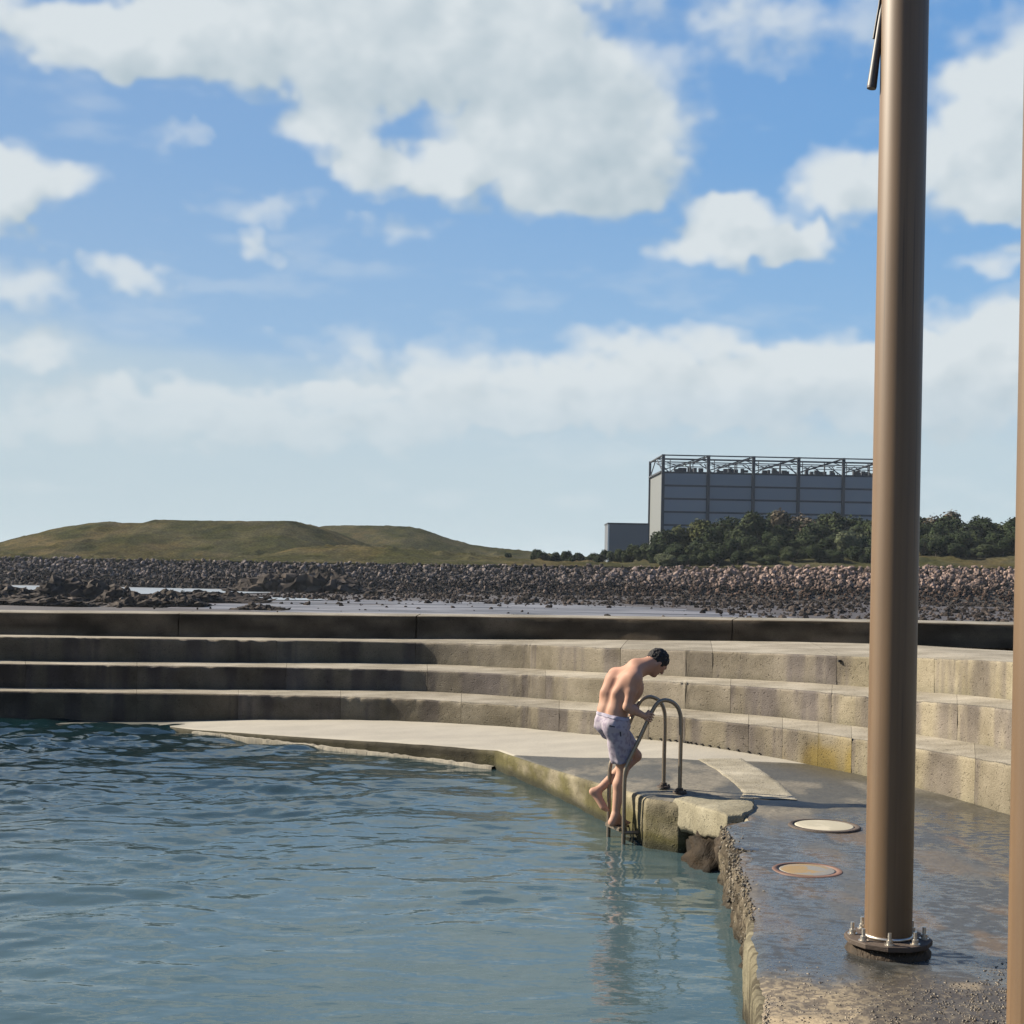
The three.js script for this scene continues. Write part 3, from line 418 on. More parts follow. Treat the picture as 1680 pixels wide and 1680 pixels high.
function surface(f, lo, hi, cell) {   // naive surface nets
  const n = [0, 1, 2].map((i) => Math.ceil((hi[i] - lo[i]) / cell) + 1), N = n[0] * n[1] * n[2], val = new Float32Array(N), vid = new Int32Array(N).fill(-1), pos = [], idx = [], id = (i, j, k) => (k * n[1] + j) * n[0] + i;
  for (let k = 0; k < n[2]; k++) for (let j = 0; j < n[1]; j++) for (let i = 0; i < n[0]; i++) val[id(i, j, k)] = f(lo[0] + i * cell, lo[1] + j * cell, lo[2] + k * cell);
  const C = [[0, 0, 0], [1, 0, 0], [0, 1, 0], [1, 1, 0], [0, 0, 1], [1, 0, 1], [0, 1, 1], [1, 1, 1]], Ed = []; for (let a = 0; a < 8; a++) for (let b = a + 1; b < 8; b++) if ([1, 2, 4].includes(a ^ b)) Ed.push([a, b]);
  for (let k = 0; k < n[2] - 1; k++) for (let j = 0; j < n[1] - 1; j++) for (let i = 0; i < n[0] - 1; i++) {
    let m = 0; const v = C.map(([a, b, c], q) => { const w = val[id(i + a, j + b, k + c)]; if (w < 0) m |= 1 << q; return w; }); if (m === 0 || m === 255) continue;
    let x = 0, y = 0, z = 0, c = 0; for (const [a, b] of Ed) if ((v[a] < 0) !== (v[b] < 0)) { const t = v[a] / (v[a] - v[b]); x += C[a][0] + (C[b][0] - C[a][0]) * t; y += C[a][1] + (C[b][1] - C[a][1]) * t; z += C[a][2] + (C[b][2] - C[a][2]) * t; c++; }
    vid[id(i, j, k)] = pos.length / 3; pos.push(lo[0] + (i + x / c) * cell, lo[1] + (j + y / c) * cell, lo[2] + (k + z / c) * cell);
  }
  const quad = (a, b, c, d, flip) => { if (a < 0 || b < 0 || c < 0 || d < 0) return; flip ? idx.push(a, c, b, a, d, c) : idx.push(a, b, c, a, c, d); };
  for (let k = 1; k < n[2] - 1; k++) for (let j = 1; j < n[1] - 1; j++) for (let i = 1; i < n[0] - 1; i++) {
    const s = val[id(i, j, k)] < 0;
    if (s !== val[id(i + 1, j, k)] < 0) quad(vid[id(i, j - 1, k - 1)], vid[id(i, j, k - 1)], vid[id(i, j, k)], vid[id(i, j - 1, k)], !s);
    if (s !== val[id(i, j + 1, k)] < 0) quad(vid[id(i - 1, j, k - 1)], vid[id(i - 1, j, k)], vid[id(i, j, k)], vid[id(i, j, k - 1)], !s);
    if (s !== val[id(i, j, k + 1)] < 0) quad(vid[id(i - 1, j - 1, k)], vid[id(i, j - 1, k)], vid[id(i, j, k)], vid[id(i - 1, j, k)], !s);
  }
  const g = new THREE.BufferGeometry(); g.setAttribute('position', new THREE.Float32BufferAttribute(pos, 3)); g.setIndex(idx);
  const nor = new Float32Array(pos.length), e = cell * 0.6; for (let i = 0; i < pos.length; i += 3) { const [x, y, z] = [pos[i], pos[i + 1], pos[i + 2]]; let a = f(x + e, y, z) - f(x - e, y, z), b = f(x, y + e, z) - f(x, y - e, z), c = f(x, y, z + e) - f(x, y, z - e); const l = Math.hypot(a, b, c) || 1; nor[i] = a / l; nor[i + 1] = b / l; nor[i + 2] = c / l; }
  g.setAttribute('normal', new THREE.BufferAttribute(nor, 3)); return g;
}
{
  const D0 = 12.88, J = (x, y, near = 0) => at(x, y, D0 - near);
  const j = { pel: J(1005, 1187), hipR: J(1011, 1194, 0.07), hipL: J(1002, 1193, -0.08), waist: J(1004, 1166), mid: J(1009, 1142), chest: J(1022, 1118), neck: J(1037, 1100, -0.02), c7: J(1043, 1094, -0.03), shR: J(1041, 1113, 0.12), shL: J(1010, 1108, -0.17),
    elR: J(1029, 1160, 0.16), wrR: J(1056, 1174, 0.1), elL: J(997, 1134, -0.36), wrL: J(1044, 1161, -0.24), knR: J(1022, 1262, 0.0), anR: J(1010, 1339, 0.03), knL: J(1043, 1240, -0.3), anL: J(979, 1299, -0.16), toeL: J(990, 1323, -0.12), head: J(1077, 1088, -0.08) };
  const side = V(0.66, 0, 0.75), fwd = V(0.75, 0, -0.66), up = V(0, 1, 0);
  const P = (b, s, f, u) => b.clone().addScaledVector(side, s).addScaledVector(fwd, f).add(V(0, u, 0));
  const upH = V(0.72, 0.66, -0.2).normalize(), faceH = V(0.62, -0.74, -0.25); faceH.addScaledVector(upH, -faceH.dot(upH)).normalize(); const rightH = faceH.clone().cross(upH).normalize();
  const H = (f, u, r) => j.head.clone().addScaledVector(faceH, f).addScaledVector(upH, u).addScaledVector(rightH, r);
  const body = [], add = (f, k = 0.03) => body.push([f, k]);
  // trunk
  add(limb(P(j.pel, 0.06, 0, 0), P(j.waist, 0.055, 0, 0), 0.105, 0.088)); add(limb(P(j.pel, -0.06, 0, 0), P(j.waist, -0.055, 0, 0), 0.105, 0.088), 0.04);
  add(limb(P(j.waist, 0.055, 0, 0), P(j.mid, 0.065, 0.01, 0), 0.083, 0.091), 0.05); add(limb(P(j.waist, -0.055, 0, 0), P(j.mid, -0.065, 0.01, 0), 0.083, 0.091), 0.05);
  add(limb(P(j.mid, 0.065, 0.01, 0), P(j.chest, 0.085, 0, 0), 0.091, 0.094), 0.05); add(limb(P(j.mid, -0.065, 0.01, 0), P(j.chest, -0.085, 0, 0), 0.091, 0.094), 0.05);
  add(limb(P(j.chest, 0.085, 0, 0), j.shR, 0.095, 0.062), 0.06); add(limb(P(j.chest, -0.085, 0, 0), j.shL, 0.095, 0.062), 0.06);
  add(limb(j.c7, P(j.shR, -0.02, 0, 0.01), 0.052, 0.05), 0.05); add(limb(j.c7, P(j.shL, 0.02, 0, 0.01), 0.052, 0.05), 0.05);
  add(limb(P(j.mid, 0.07, -0.06, 0.04), P(j.chest, 0.09, -0.055, 0), 0.03, 0.034), 0.05); add(limb(P(j.mid, -0.07, -0.06, 0.04), P(j.chest, -0.09, -0.055, 0), 0.03, 0.034), 0.05);   // shoulder blades
  add(limb(P(j.chest, 0.07, 0.085, -0.03), P(j.chest, -0.07, 0.085, -0.03), 0.075, 0.075), 0.06); add(limb(P(j.chest, 0.04, 0.1, -0.09), P(j.waist, 0.03, 0.06, 0.02), 0.085, 0.08), 0.06);
  // neck, arms, legs
  add(limb(j.c7, H(-0.035, -0.045, 0), 0.068, 0.062), 0.05); add(limb(P(j.chest, 0, 0.05, 0.06), H(0.0, -0.07, 0), 0.06, 0.045), 0.06); add(limb(P(j.shR, -0.05, -0.01, 0.02), H(-0.05, -0.05, 0.02), 0.045, 0.04), 0.06);
  const mR = j.shR.clone().lerp(j.elR, 0.45), mFR = j.elR.clone().lerp(j.wrR, 0.3), mL = j.shL.clone().lerp(j.elL, 0.5), mFL = j.elL.clone().lerp(j.wrL, 0.3);
  add(limb(j.shR, mR, 0.058, 0.05), 0.05); add(limb(mR, j.elR, 0.05, 0.038), 0.02); add(limb(j.elR, mFR, 0.038, 0.043), 0.02); add(limb(mFR, j.wrR, 0.043, 0.027), 0.02);
  add(limb(j.shL, mL, 0.058, 0.05), 0.05); add(limb(mL, j.elL, 0.05, 0.038), 0.02); add(limb(j.elL, mFL, 0.038, 0.043), 0.02); add(limb(mFL, j.wrL, 0.043, 0.027), 0.02);
  const cR = j.knR.clone().lerp(j.anR, 0.32).add(V(-0.012, 0, 0)), cL = j.knL.clone().lerp(j.anL, 0.32).add(V(-0.008, -0.012, 0));
  add(limb(j.hipR, j.knR, 0.088, 0.056), 0.04); add(limb(j.knR, cR, 0.053, 0.056), 0.02); add(limb(cR, j.anR, 0.056, 0.035), 0.03);
  add(limb(j.hipL, j.knL, 0.088, 0.056), 0.03); add(limb(j.knL, cL, 0.053, 0.055), 0.02); add(limb(cL, j.anL, 0.055, 0.034), 0.03);
  // feet: the standing one flat on the rung, the other trailing
  const hR = j.anR.clone().add(V(-0.03, -0.055, 0.01)), bR = hR.clone().add(V(0.11, -0.01, -0.07)), tR = bR.clone().add(V(0.06, -0.004, -0.035));
  add(limb(j.anR, hR, 0.036, 0.033), 0.03); add(limb(hR, bR, 0.033, 0.03), 0.03); add(limb(j.anR, bR, 0.034, 0.026), 0.03);
  for (let i = 0; i < 5; i++) { const o = side.clone().multiplyScalar((i - 2) * 0.015); add(limb(bR.clone().add(o), tR.clone().add(o).addScaledVector(fwd, -Math.abs(i - 1) * 0.008), 0.014, 0.009 + (i === 0 ? 0.003 : 0)), 0.012); }
  const hL = j.anL.clone().add(V(-0.035, 0.0, 0)), bL = j.toeL.clone(), dL = bL.clone().sub(j.anL).normalize();
  add(limb(j.anL, hL, 0.036, 0.03), 0.03); add(limb(hL, bL, 0.03, 0.03), 0.03); add(limb(j.anL, bL, 0.032, 0.026), 0.03);
  for (let i = 0; i < 5; i++) { const o = side.clone().multiplyScalar((i - 2) * 0.015); add(limb(bL.clone().add(o), bL.clone().add(o).addScaledVector(dL, 0.05 - 0.006 * Math.abs(i - 1)).add(V(0.012, 0, 0)), 0.013, 0.009), 0.012); }
  const groove = limb(P(j.waist, 0, -0.12, -0.02), P(j.chest, 0, -0.113, 0.02), 0.02, 0.018);
  // head: skull, jaw, nose, brow, ears, lips
  const head = [], hd = (f, k) => head.push([f, k]);
  hd(ball(H(-0.012, 0.03, 0), faceH, upH, rightH, 0.1, 0.092, 0.077), 0.02); hd(limb(H(0.035, -0.005, 0), H(0.055, -0.075, 0), 0.055, 0.032), 0.04); hd(limb(H(0.0, -0.03, 0.045), H(0.045, -0.085, 0.012), 0.025, 0.022), 0.03); hd(limb(H(0.0, -0.03, -0.045), H(0.045, -0.085, -0.012), 0.025, 0.022), 0.03);
  hd(limb(H(0.088, 0.018, 0), H(0.108, -0.02, 0), 0.009, 0.013), 0.014); hd(limb(H(0.083, 0.03, 0.03), H(0.083, 0.03, -0.03), 0.012, 0.012), 0.02); hd(limb(H(0.082, -0.05, 0.018), H(0.082, -0.05, -0.018), 0.008, 0.008), 0.01); hd(ball(H(0.068, -0.088, 0), faceH, upH, rightH, 0.022, 0.018, 0.024), 0.02);
  for (const s of [1, -1]) hd(ball(H(-0.008, -0.002, s * 0.08), faceH, upH, rightH, 0.019, 0.031, 0.01), 0.008);
  const sockets = [ball(H(0.098, 0.012, 0.03), faceH, upH, rightH, 0.016, 0.011, 0.016), ball(H(0.098, 0.012, -0.03), faceH, upH, rightH, 0.016, 0.011, 0.016)];
  const join = (list) => (x, y, z) => { let d = 9; for (const [f, k] of list) d = d > 8 ? f(x, y, z) : smin(d, f(x, y, z), k); return d; };
  const headF = join(head), fHead = (x, y, z) => { let d = headF(x, y, z); for (const s of sockets) d = Math.max(d, -s(x, y, z) - 0.004); return smin(d, body0(x, y, z), 0.03); };
  const bodyF = join(body), body0 = (x, y, z) => { const b = bodyF(x, y, z), g = groove(x, y, z); const h = Math.max(0.03 - Math.abs(b + g), 0) / 0.03; return Math.max(b, -g) + h * h * 0.03 * 0.25; };
  // hands: palm, four fingers wrapped round the rail, thumb on the other side
  function hand(wr, k, s) {
    const list = [], q = (f, kk = 0.008) => list.push([f, kk]), c0 = rail(k, -0.335, 0.645), c1 = rail(k, -0.283, 0.753), ax = c1.clone().sub(c0).normalize(), mid = c0.clone().lerp(c1, 0.5);
    const out = wr.clone().sub(mid); out.addScaledVector(ax, -out.dot(ax)).normalize(); const tan = ax.clone().cross(out).multiplyScalar(s), R = 0.0205, pt = (along, ang, r) => mid.clone().addScaledVector(ax, along).addScaledVector(out, Math.cos(ang) * r).addScaledVector(tan, Math.sin(ang) * r);
    const kn = [0.036, 0.013, -0.010, -0.032], len = [0.95, 1.05, 1, 0.85];
    q(limb(wr, pt(0.0, 0.1, R + 0.02), 0.026, 0.024)); q(limb(pt(0.03, 0.15, R + 0.015), pt(-0.03, 0.15, R + 0.015), 0.016, 0.015), 0.015);
    for (let i = 0; i < 4; i++) { let a0 = 0.2; const b = [0.9, 1.75, 2.6].map((a) => a * len[i]); let p0 = pt(kn[i], a0, R + 0.013); b.forEach((a, n) => { const p1 = pt(kn[i], a, R + 0.0095 - n * 0.001); q(limb(p0, p1, 0.0105 - n * 0.001, 0.0098 - n * 0.001), 0.004); p0 = p1; }); }
    let t0 = wr.clone().lerp(pt(0.03, 0, R + 0.015), 0.55); for (const [al, an] of [[0.044, -0.5], [0.038, -1.3], [0.03, -2.0]]) { const t1 = pt(al, an, R + 0.011); q(limb(t0, t1, 0.0135, 0.011), 0.008); t0 = t1; }
    q(limb(wr.clone().lerp(s > 0 ? j.elR : j.elL, 0.2), wr, 0.031, 0.027), 0.01);
    const f = join(list), lo = [1, 1, 1].map((_, i) => Math.min(wr.getComponent(i), mid.getComponent(i)) - 0.075), hi = lo.map((_, i) => Math.max(wr.getComponent(i), mid.getComponent(i)) + 0.075);
    return surface(f, lo, hi, 0.0035);
  }
  const person = thing('person', 'man in pale lilac swim shorts bending over the ladder rails, one foot on the rung', 'person');
  const lo = [0.66, 0.05, -13.45], hi = [1.62, 1.82, -12.5], hb = 0.15;
  const gBody = surface(body0, lo, hi, 0.0115), gHead = surface((x, y, z) => Math.max(fHead(x, y, z), Math.hypot(x - j.head.x, y - j.head.y, z - j.head.z) - hb), [j.head.x - 0.17, j.head.y - 0.17, j.head.z - 0.17], [j.head.x + 0.17, j.head.y + 0.17, j.head.z + 0.17], 0.005);
  const skin = mergeGeometries([gBody, gHead, hand(j.wrR, 0, 1), hand(j.wrL, 1, -1)]);
  paint(skin, (x, y, z) => { const k = fbm3(x * 9, y * 9, z * 9, 3, 5); const red = smoothstep(y, 1.1, 1.45) * 0.5 + (n3(x * 26, y * 26, z * 26, 6) - 0.5) * 0.3; return [(0.325 - 0.02 * red) * (0.85 + 0.3 * k), (0.19 - 0.035 * red) * (0.8 + 0.4 * k), (0.135 - 0.03 * red) * (0.8 + 0.4 * k)]; });
  mesh('skin', skin, new THREE.MeshPhysicalMaterial({ vertexColors: true, roughness: 0.62, specularIntensity: 0.35 }), person);
  // hair: a cap over crown, back and sides with an uneven hairline
  const hairF = (x, y, z) => {
    const v = V(x, y, z).sub(j.head), f = v.dot(faceH), u = v.dot(upH), r = v.dot(rightH), n = (n3(x * 60, y * 60, z * 60, 3) - 0.5) + (n3(x * 130, y * 130, z * 130, 4) - 0.5) * 0.8;
    const cap = ball(H(-0.014, 0.032, 0), faceH, upH, rightH, 0.111, 0.108, 0.084)(x, y, z) + n * 0.013, line = f < -0.01 ? -0.055 - f * 0.1 : lerp(-0.02, 0.075, smoothstep(f, 0.0, 0.085)) + (Math.abs(r) > 0.05 ? -0.01 : 0);
    return Math.max(cap, line + n * 0.012 - u);
  };
  mesh('hair', surface(hairF, [j.head.x - 0.17, j.head.y - 0.17, j.head.z - 0.17], [j.head.x + 0.17, j.head.y + 0.17, j.head.z + 0.17], 0.005), std(rgb(0.006, 0.0045, 0.004), 0.85), person);
  for (const s of [1, -1]) mesh('eye', new THREE.SphereGeometry(0.011, 16, 12).translate(...H(0.083, 0.012, s * 0.03).toArray()), std(rgb(0.6, 0.58, 0.55), 0.2), person);
  // swim shorts: hips and thighs, fuller than the body, cut at waist and hems, with folds
  const hemR = j.hipR.clone().lerp(j.knR, 0.8), hemL = j.hipL.clone().lerp(j.knL, 0.74);
  const parts = [limb(P(j.pel, 0.06, 0, 0.0), P(j.waist, 0.055, 0, -0.01), 0.118, 0.098), limb(P(j.pel, -0.06, 0, 0.0), P(j.waist, -0.055, 0, -0.01), 0.118, 0.098), limb(P(j.pel, 0.055, -0.045, -0.01), P(j.pel, -0.055, -0.045, -0.01), 0.095, 0.095), limb(j.hipR, hemR, 0.108, 0.097), limb(j.hipL, hemL, 0.108, 0.092)];
  const dR = j.knR.clone().sub(j.hipR).normalize(), dLg = j.knL.clone().sub(j.hipL).normalize();
  const shortsF = (x, y, z) => {
    let d = 9; for (const f of parts) d = d > 8 ? f(x, y, z) : smin(d, f(x, y, z), 0.045);
    d += (n3(x * 16, y * 5, z * 16, 61) - 0.5) * 0.034 + Math.sin(y * 60 + x * 40 + n3(x * 9, y * 9, z * 9, 62) * 7) * 0.003;
    const v = V(x, y, z), cutW = y - (j.waist.y - 0.028 - (x - j.waist.x) * 0.16);
    const cR2 = v.clone().sub(hemR).dot(dR), cL2 = v.clone().sub(hemL).dot(dLg), nearR = parts[3](x, y, z) < parts[4](x, y, z);
    return Math.max(d, cutW, nearR ? cR2 : cL2);
  };
  const sh = mesh('shorts', surface(shortsF, [0.7, 0.62, -13.4], [1.35, 1.3, -12.5], 0.0095), std(rgb(1, 1, 1), 0.9, { vertexColors: true }), person);
  paint(sh.geometry, (x, y, z) => { const p = smoothstep(n3(x * 48, y * 48, z * 48, 64), 0.55, 0.7), q = n3(x * 12, y * 12, z * 12, 65); return [0.245 - 0.07 * p + 0.03 * q, 0.215 - 0.07 * p + 0.025 * q, 0.25 - 0.06 * p + 0.02 * q]; });
  const pk = J(1000, 1191, 0.2), pk2 = J(1018, 1201, 0.2);
  const band = surface((x, y, z) => Math.max(shortsF(x, y, z) - 0.006, Math.abs(y - (j.waist.y - 0.045 - (x - j.waist.x) * 0.16)) - 0.016), [0.7, 0.9, -13.4], [1.35, 1.35, -12.5], 0.008);
  mesh('waistband', band, std(rgb(0.25, 0.23, 0.285), 0.9), sh);
  const onShorts = (p) => { const q = p.clone(); for (let i = 0; i < 60 && shortsF(q.x, q.y, q.z) > 0.001; i++) q.z -= 0.006; return q; };
  for (const [a, b, w] of [[pk, J(1009, 1193, 0.2), 0.007], [pk2, J(1019, 1209, 0.2), 0.007]]) mesh('pocket_zip', rod(onShorts(a), onShorts(b), w, w, 8), std(rgb(0.02, 0.02, 0.03), 0.6), sh);
}

// ---------------------------------------------------------------- foreshore, tide pools, rocks
const LOW = -2.6;
{
  const sand = tex(512, (u, v) => { const k = fbm2(u * 8, v * 8, 5, 111, 8), s = n2(u * 90, v * 90, 112, 90); return [0.36 + 0.3 * (k - 0.5) + 0.12 * (s - 0.5), 0.335 + 0.28 * (k - 0.5) + 0.12 * (s - 0.5), 0.31 + 0.26 * (k - 0.5) + 0.12 * (s - 0.5)]; }, true, 0.08);
  const us = []; for (let i = 0; i <= 160; i++) us.push(Math.sign(i - 80) * 3200 * Math.pow(Math.abs(i - 80) / 80, 2.4));
  const g = gridGeometry(160, 160, (i, j) => { const x = us[i], z = us[j] - 120, near = Math.hypot(x, z + 120); return { p: [x, LOW + (near < 900 ? (fbm2(x * 0.06, z * 0.09, 4, 113) - 0.5) * 0.7 : 0) - (Math.abs(x) < 16 && z > -26 ? 1.5 : 0), z], uv: [x, z] }; });
  tag(mesh('beach', g, std(rgb(0.3, 0.255, 0.225), 0.65, { map: sand })), 'wet stony foreshore between the pool and the far rock bank', null, null, 'structure');
}
function flat(name, label, pts, y, m) { const s = new THREE.Shape(); const n = 90; for (let i = 0; i < n; i++) { const p = crPath([...pts, pts[0], pts[1]], (i / n) * pts.length), k = 1 + (n2(i * 0.4, 3, 114) - 0.5) * 0.02; s[i ? 'lineTo' : 'moveTo'](p[0] * k, -p[1]); } const g = new THREE.ShapeGeometry(s); g.rotateX(-Math.PI / 2); g.translate(0, y, 0); return tag(mesh(name, g, m), label, null, null, 'structure'); }
M.tide = new THREE.MeshPhysicalMaterial({ color: rgb(0.2, 0.22, 0.235), roughness: 0.4, ior: 1.33 }); M.wetSand = std(rgb(1, 1, 1), 0.42, { map: tex(512, (u, v) => { const k = smoothstep(fbm2(u * 5, v * 26, 4, 161, 0), 0.44, 0.6); return [0.4, 0.385, 0.385].map((q, i) => lerp(q, [0.2, 0.165, 0.14][i], k)); }, true, 0.016) });
flat('tide_pool', 'bright sheet of sea water left below the rock bank at far left', [[-120, -254], [-60, -256], [-38, -246], [-42, -228], [-58, -204], [-76, -182], [-120, -176]], LOW + 0.08, M.tide);
flat('tide_pool', 'small strip of sea water in front of the dark rocky spur', [[-44, -196], [-34, -200], [-27, -197], [-28, -188], [-46, -187]], LOW + 0.12, M.tide);
flat('wet_sand', 'pale wet sand flats just beyond the pool wall', [[-36, -196], [-8, -200], [16, -190], [30, -168], [26, -140], [-6, -124], [-34, -136]], LOW + 0.02, M.wetSand);
const rockMat = (r, g, b) => new THREE.MeshPhysicalMaterial({ specularIntensity: 0.25, color: rgb(r, g, b), vertexColors: true, roughness: 0.85 });
function outcrop(label, x, z, w, h, d, seed, n = 5) {
  const parts = []; seedState = seed; const total = 110 + n * 26;
  for (let i = 0; i < total; i++) {   // a heap of angular ledges, highest in the middle
    const a = rr(-1, 1), b = rr(-1, 1), prof = Math.pow(Math.max(0.02, 1 - a * a), 0.8) * (0.35 + 0.75 * n2(a * 2.3 + seed, b * 1.5, seed)), big = (0.02 + 0.06 * Math.pow(rnd(), 2)) * w + 0.12;
    const q = new THREE.IcosahedronGeometry(1, 1).deleteAttribute('uv').deleteAttribute('normal'), p = q.attributes.position;
    for (let k = 0; k < p.count; k++) { const f = 0.6 + 0.8 * hash3(Math.round(p.getX(k) * 50) + i * 7, Math.round(p.getY(k) * 50), Math.round(p.getZ(k) * 50) + seed); p.setXYZ(k, p.getX(k) * f, p.getY(k) * f, p.getZ(k) * f); }
    q.scale(big * 1.3, Math.max(0.14, Math.min(h * prof * 0.6, big * 1.6)), big); q.rotateZ(rr(-0.3, 0.3)); q.rotateY(rr(-0.6, 0.6)); q.translate(a * w * 0.5, h * prof * rr(0.1, 0.75), b * d * 0.5); parts.push(q);
  }
  const g = paint(mergeGeometries(parts), (a, b, c) => { const k = fbm3(a * 1.4, b * 2.5, c * 1.4, 4, 9), t = smoothstep(n3(a * 2.4, b * 4, c * 2.4, 4), 0.7, 0.85); return [0.012 + 0.04 * k + 0.07 * t, 0.009 + 0.031 * k + 0.058 * t, 0.007 + 0.025 * k + 0.048 * t]; }); g.computeVertexNormals();
  const m = mesh('rock_outcrop', g, M.outcrop); m.position.set(x, LOW - 0.1, z); return tag(m, label, 'rock');
}
M.outcrop = rockMat(0.8, 0.78, 0.78);
const px = (x, d) => at(x, 950, d).x;
outcrop('low dark rock ridge at the far left edge, in front of the tide pool', px(-10, 172), -172, 15, 1.35, 7, 201);
outcrop('highest dark peaked rock rising before the bright tide pool at left', px(133, 176), -176, 15, 2.35, 6, 202);
outcrop('broken brown rocks just behind the wall below the peaked rock', px(60, 156), -156, 13, 0.95, 6, 203, 8);
outcrop('small pointed dark rock right of the peaked rock, at the edge of the tide pool', px(200, 166), -166, 6, 1.7, 4, 204);
outcrop('dark lumpy rocks with pale flecks behind the wall, left of the sand flats', px(265, 158), -158, 10, 1.45, 6, 205, 7);
outcrop('low brown rock shelf stretching toward the dark spur', px(345, 176), -176, 14, 1.3, 8, 206, 8);
outcrop('last small jagged rock before the pale wet sand', px(425, 150), -150, 5.5, 0.75, 4, 207, 7);
outcrop('big dark rocky spur jutting from the rock bank below the hills', px(500, 246), -246, 24, 3.6, 14, 208, 10);
outcrop('rough knoll of dark rock on top of the spur', px(535, 258), -258, 10, 5.4, 8, 209, 6);
// the rock bank: thousands of armour stones on a slope
const BANK = [[-170, -264, 2.35], [-110, -263, 2.5], [-40, -262, 2.6], [0, -262, 2.75], [30, -261, 3.0], [60, -252, 3.5], [85, -245, 3.9], [150, -224, 4.4], [200, -205, 4.6]];
const bank = (x) => { let i = 0; while (i < BANK.length - 2 && x > BANK[i + 1][0]) i++; const f = clamp((x - BANK[i][0]) / (BANK[i + 1][0] - BANK[i][0]), 0, 1); return [lerp(BANK[i][1], BANK[i + 1][1], f), lerp(BANK[i][2], BANK[i + 1][2], f)]; };
function scatter(name, label, geo, mat, n, f) {
  const m = shadows(new THREE.InstancedMesh(geo, mat, n)), q = new THREE.Quaternion(), e = new THREE.Euler(), M4 = new THREE.Matrix4();
  for (let i = 0; i < n; i++) { const r = f(i); e.set(rr(0, 6), rr(0, 6), rr(0, 6)); q.setFromEuler(e); M4.compose(r.p, q, V(r.s * rr(0.75, 1.3), r.s * rr(0.6, 1.1), r.s * rr(0.75, 1.3))); m.setMatrixAt(i, M4); m.setColorAt(i, r.c); }
  m.name = numbered(name); scene.add(m); return tag(m, label, null, null, 'stuff');
}
{
  const slope = gridGeometry(300, 12, (i, j) => { const x = lerp(-170, 200, i / 300), [z, top] = bank(x), f = j / 12; return { p: [x, lerp(LOW - 0.3, top - 0.5, f) + (fbm2(x * 0.3, f * 8, 3, 121) - 0.5) * 0.8, z - f * 11], uv: [x, f] }; });
  tag(mesh('rock_bank', slope, std(rgb(0.02, 0.017, 0.016), 0.95)), 'slope that carries the armour stones along the far shore', null, null, 'structure');
  seedState = 301;
  const stone = mergeVertices(new THREE.IcosahedronGeometry(1, 1).deleteAttribute('uv').deleteAttribute('normal')); { const p = stone.attributes.position; for (let i = 0; i < p.count; i++) { const k = 0.75 + 0.5 * hash3(i, 3, 3); p.setXYZ(i, p.getX(i) * k, p.getY(i) * k, p.getZ(i) * k); } } const facet = stone.toNonIndexed(); facet.computeVertexNormals();
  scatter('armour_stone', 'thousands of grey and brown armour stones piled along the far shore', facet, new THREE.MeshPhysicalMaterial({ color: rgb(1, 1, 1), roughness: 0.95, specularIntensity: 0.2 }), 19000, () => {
    const x = -165 + 345 * rnd(), [z, top] = bank(x), f = Math.pow(rnd(), 0.9), k = rnd(), warm = smoothstep(x, -10, 60), up = smoothstep(f, 0.25, 0.75), v = (0.045 + 0.15 * k * k) * lerp(0.6, 1.2, up * (0.35 + 0.65 * warm));  // dim left and warm bright right stones: shade and sunlight put into the colour
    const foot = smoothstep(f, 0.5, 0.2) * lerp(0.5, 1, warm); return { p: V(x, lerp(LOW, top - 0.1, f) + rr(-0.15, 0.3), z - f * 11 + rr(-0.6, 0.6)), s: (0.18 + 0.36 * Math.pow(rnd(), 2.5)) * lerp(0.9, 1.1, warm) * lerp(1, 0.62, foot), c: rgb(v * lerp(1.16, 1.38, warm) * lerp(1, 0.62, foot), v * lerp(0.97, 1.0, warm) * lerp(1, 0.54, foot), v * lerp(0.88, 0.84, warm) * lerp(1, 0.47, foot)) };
  });
  scatter('beach_stones', 'scattered dark stones and weed on the foreshore below the bank', facet, new THREE.MeshPhysicalMaterial({ color: rgb(1, 1, 1), roughness: 0.95, specularIntensity: 0.2 }), 7000, () => {
    let x, z; do { z = -lerp(140, 262, Math.pow(rnd(), 0.7)); x = z * rr(-0.42, 0.3) * -1; x = lerp(-0.28, 0.44, rnd()) * -z; } while (x < 24 + (z + 150) * -0.02 && x > -42 && z > -188 && rnd() < 0.93 || (x < -40 && z < -190 && rnd() < 0.985));
    const k = rnd(), v = 0.012 + 0.05 * k * k * k; return { p: V(x, LOW + (fbm2(x * 0.06, z * 0.09, 4, 113) - 0.5) * 0.7 + rr(-0.05, 0.12), z), s: 0.1 + 0.42 * Math.pow(rnd(), 5), c: rgb(v * 1.2, v * 0.94, v * 0.8) };
  });
}

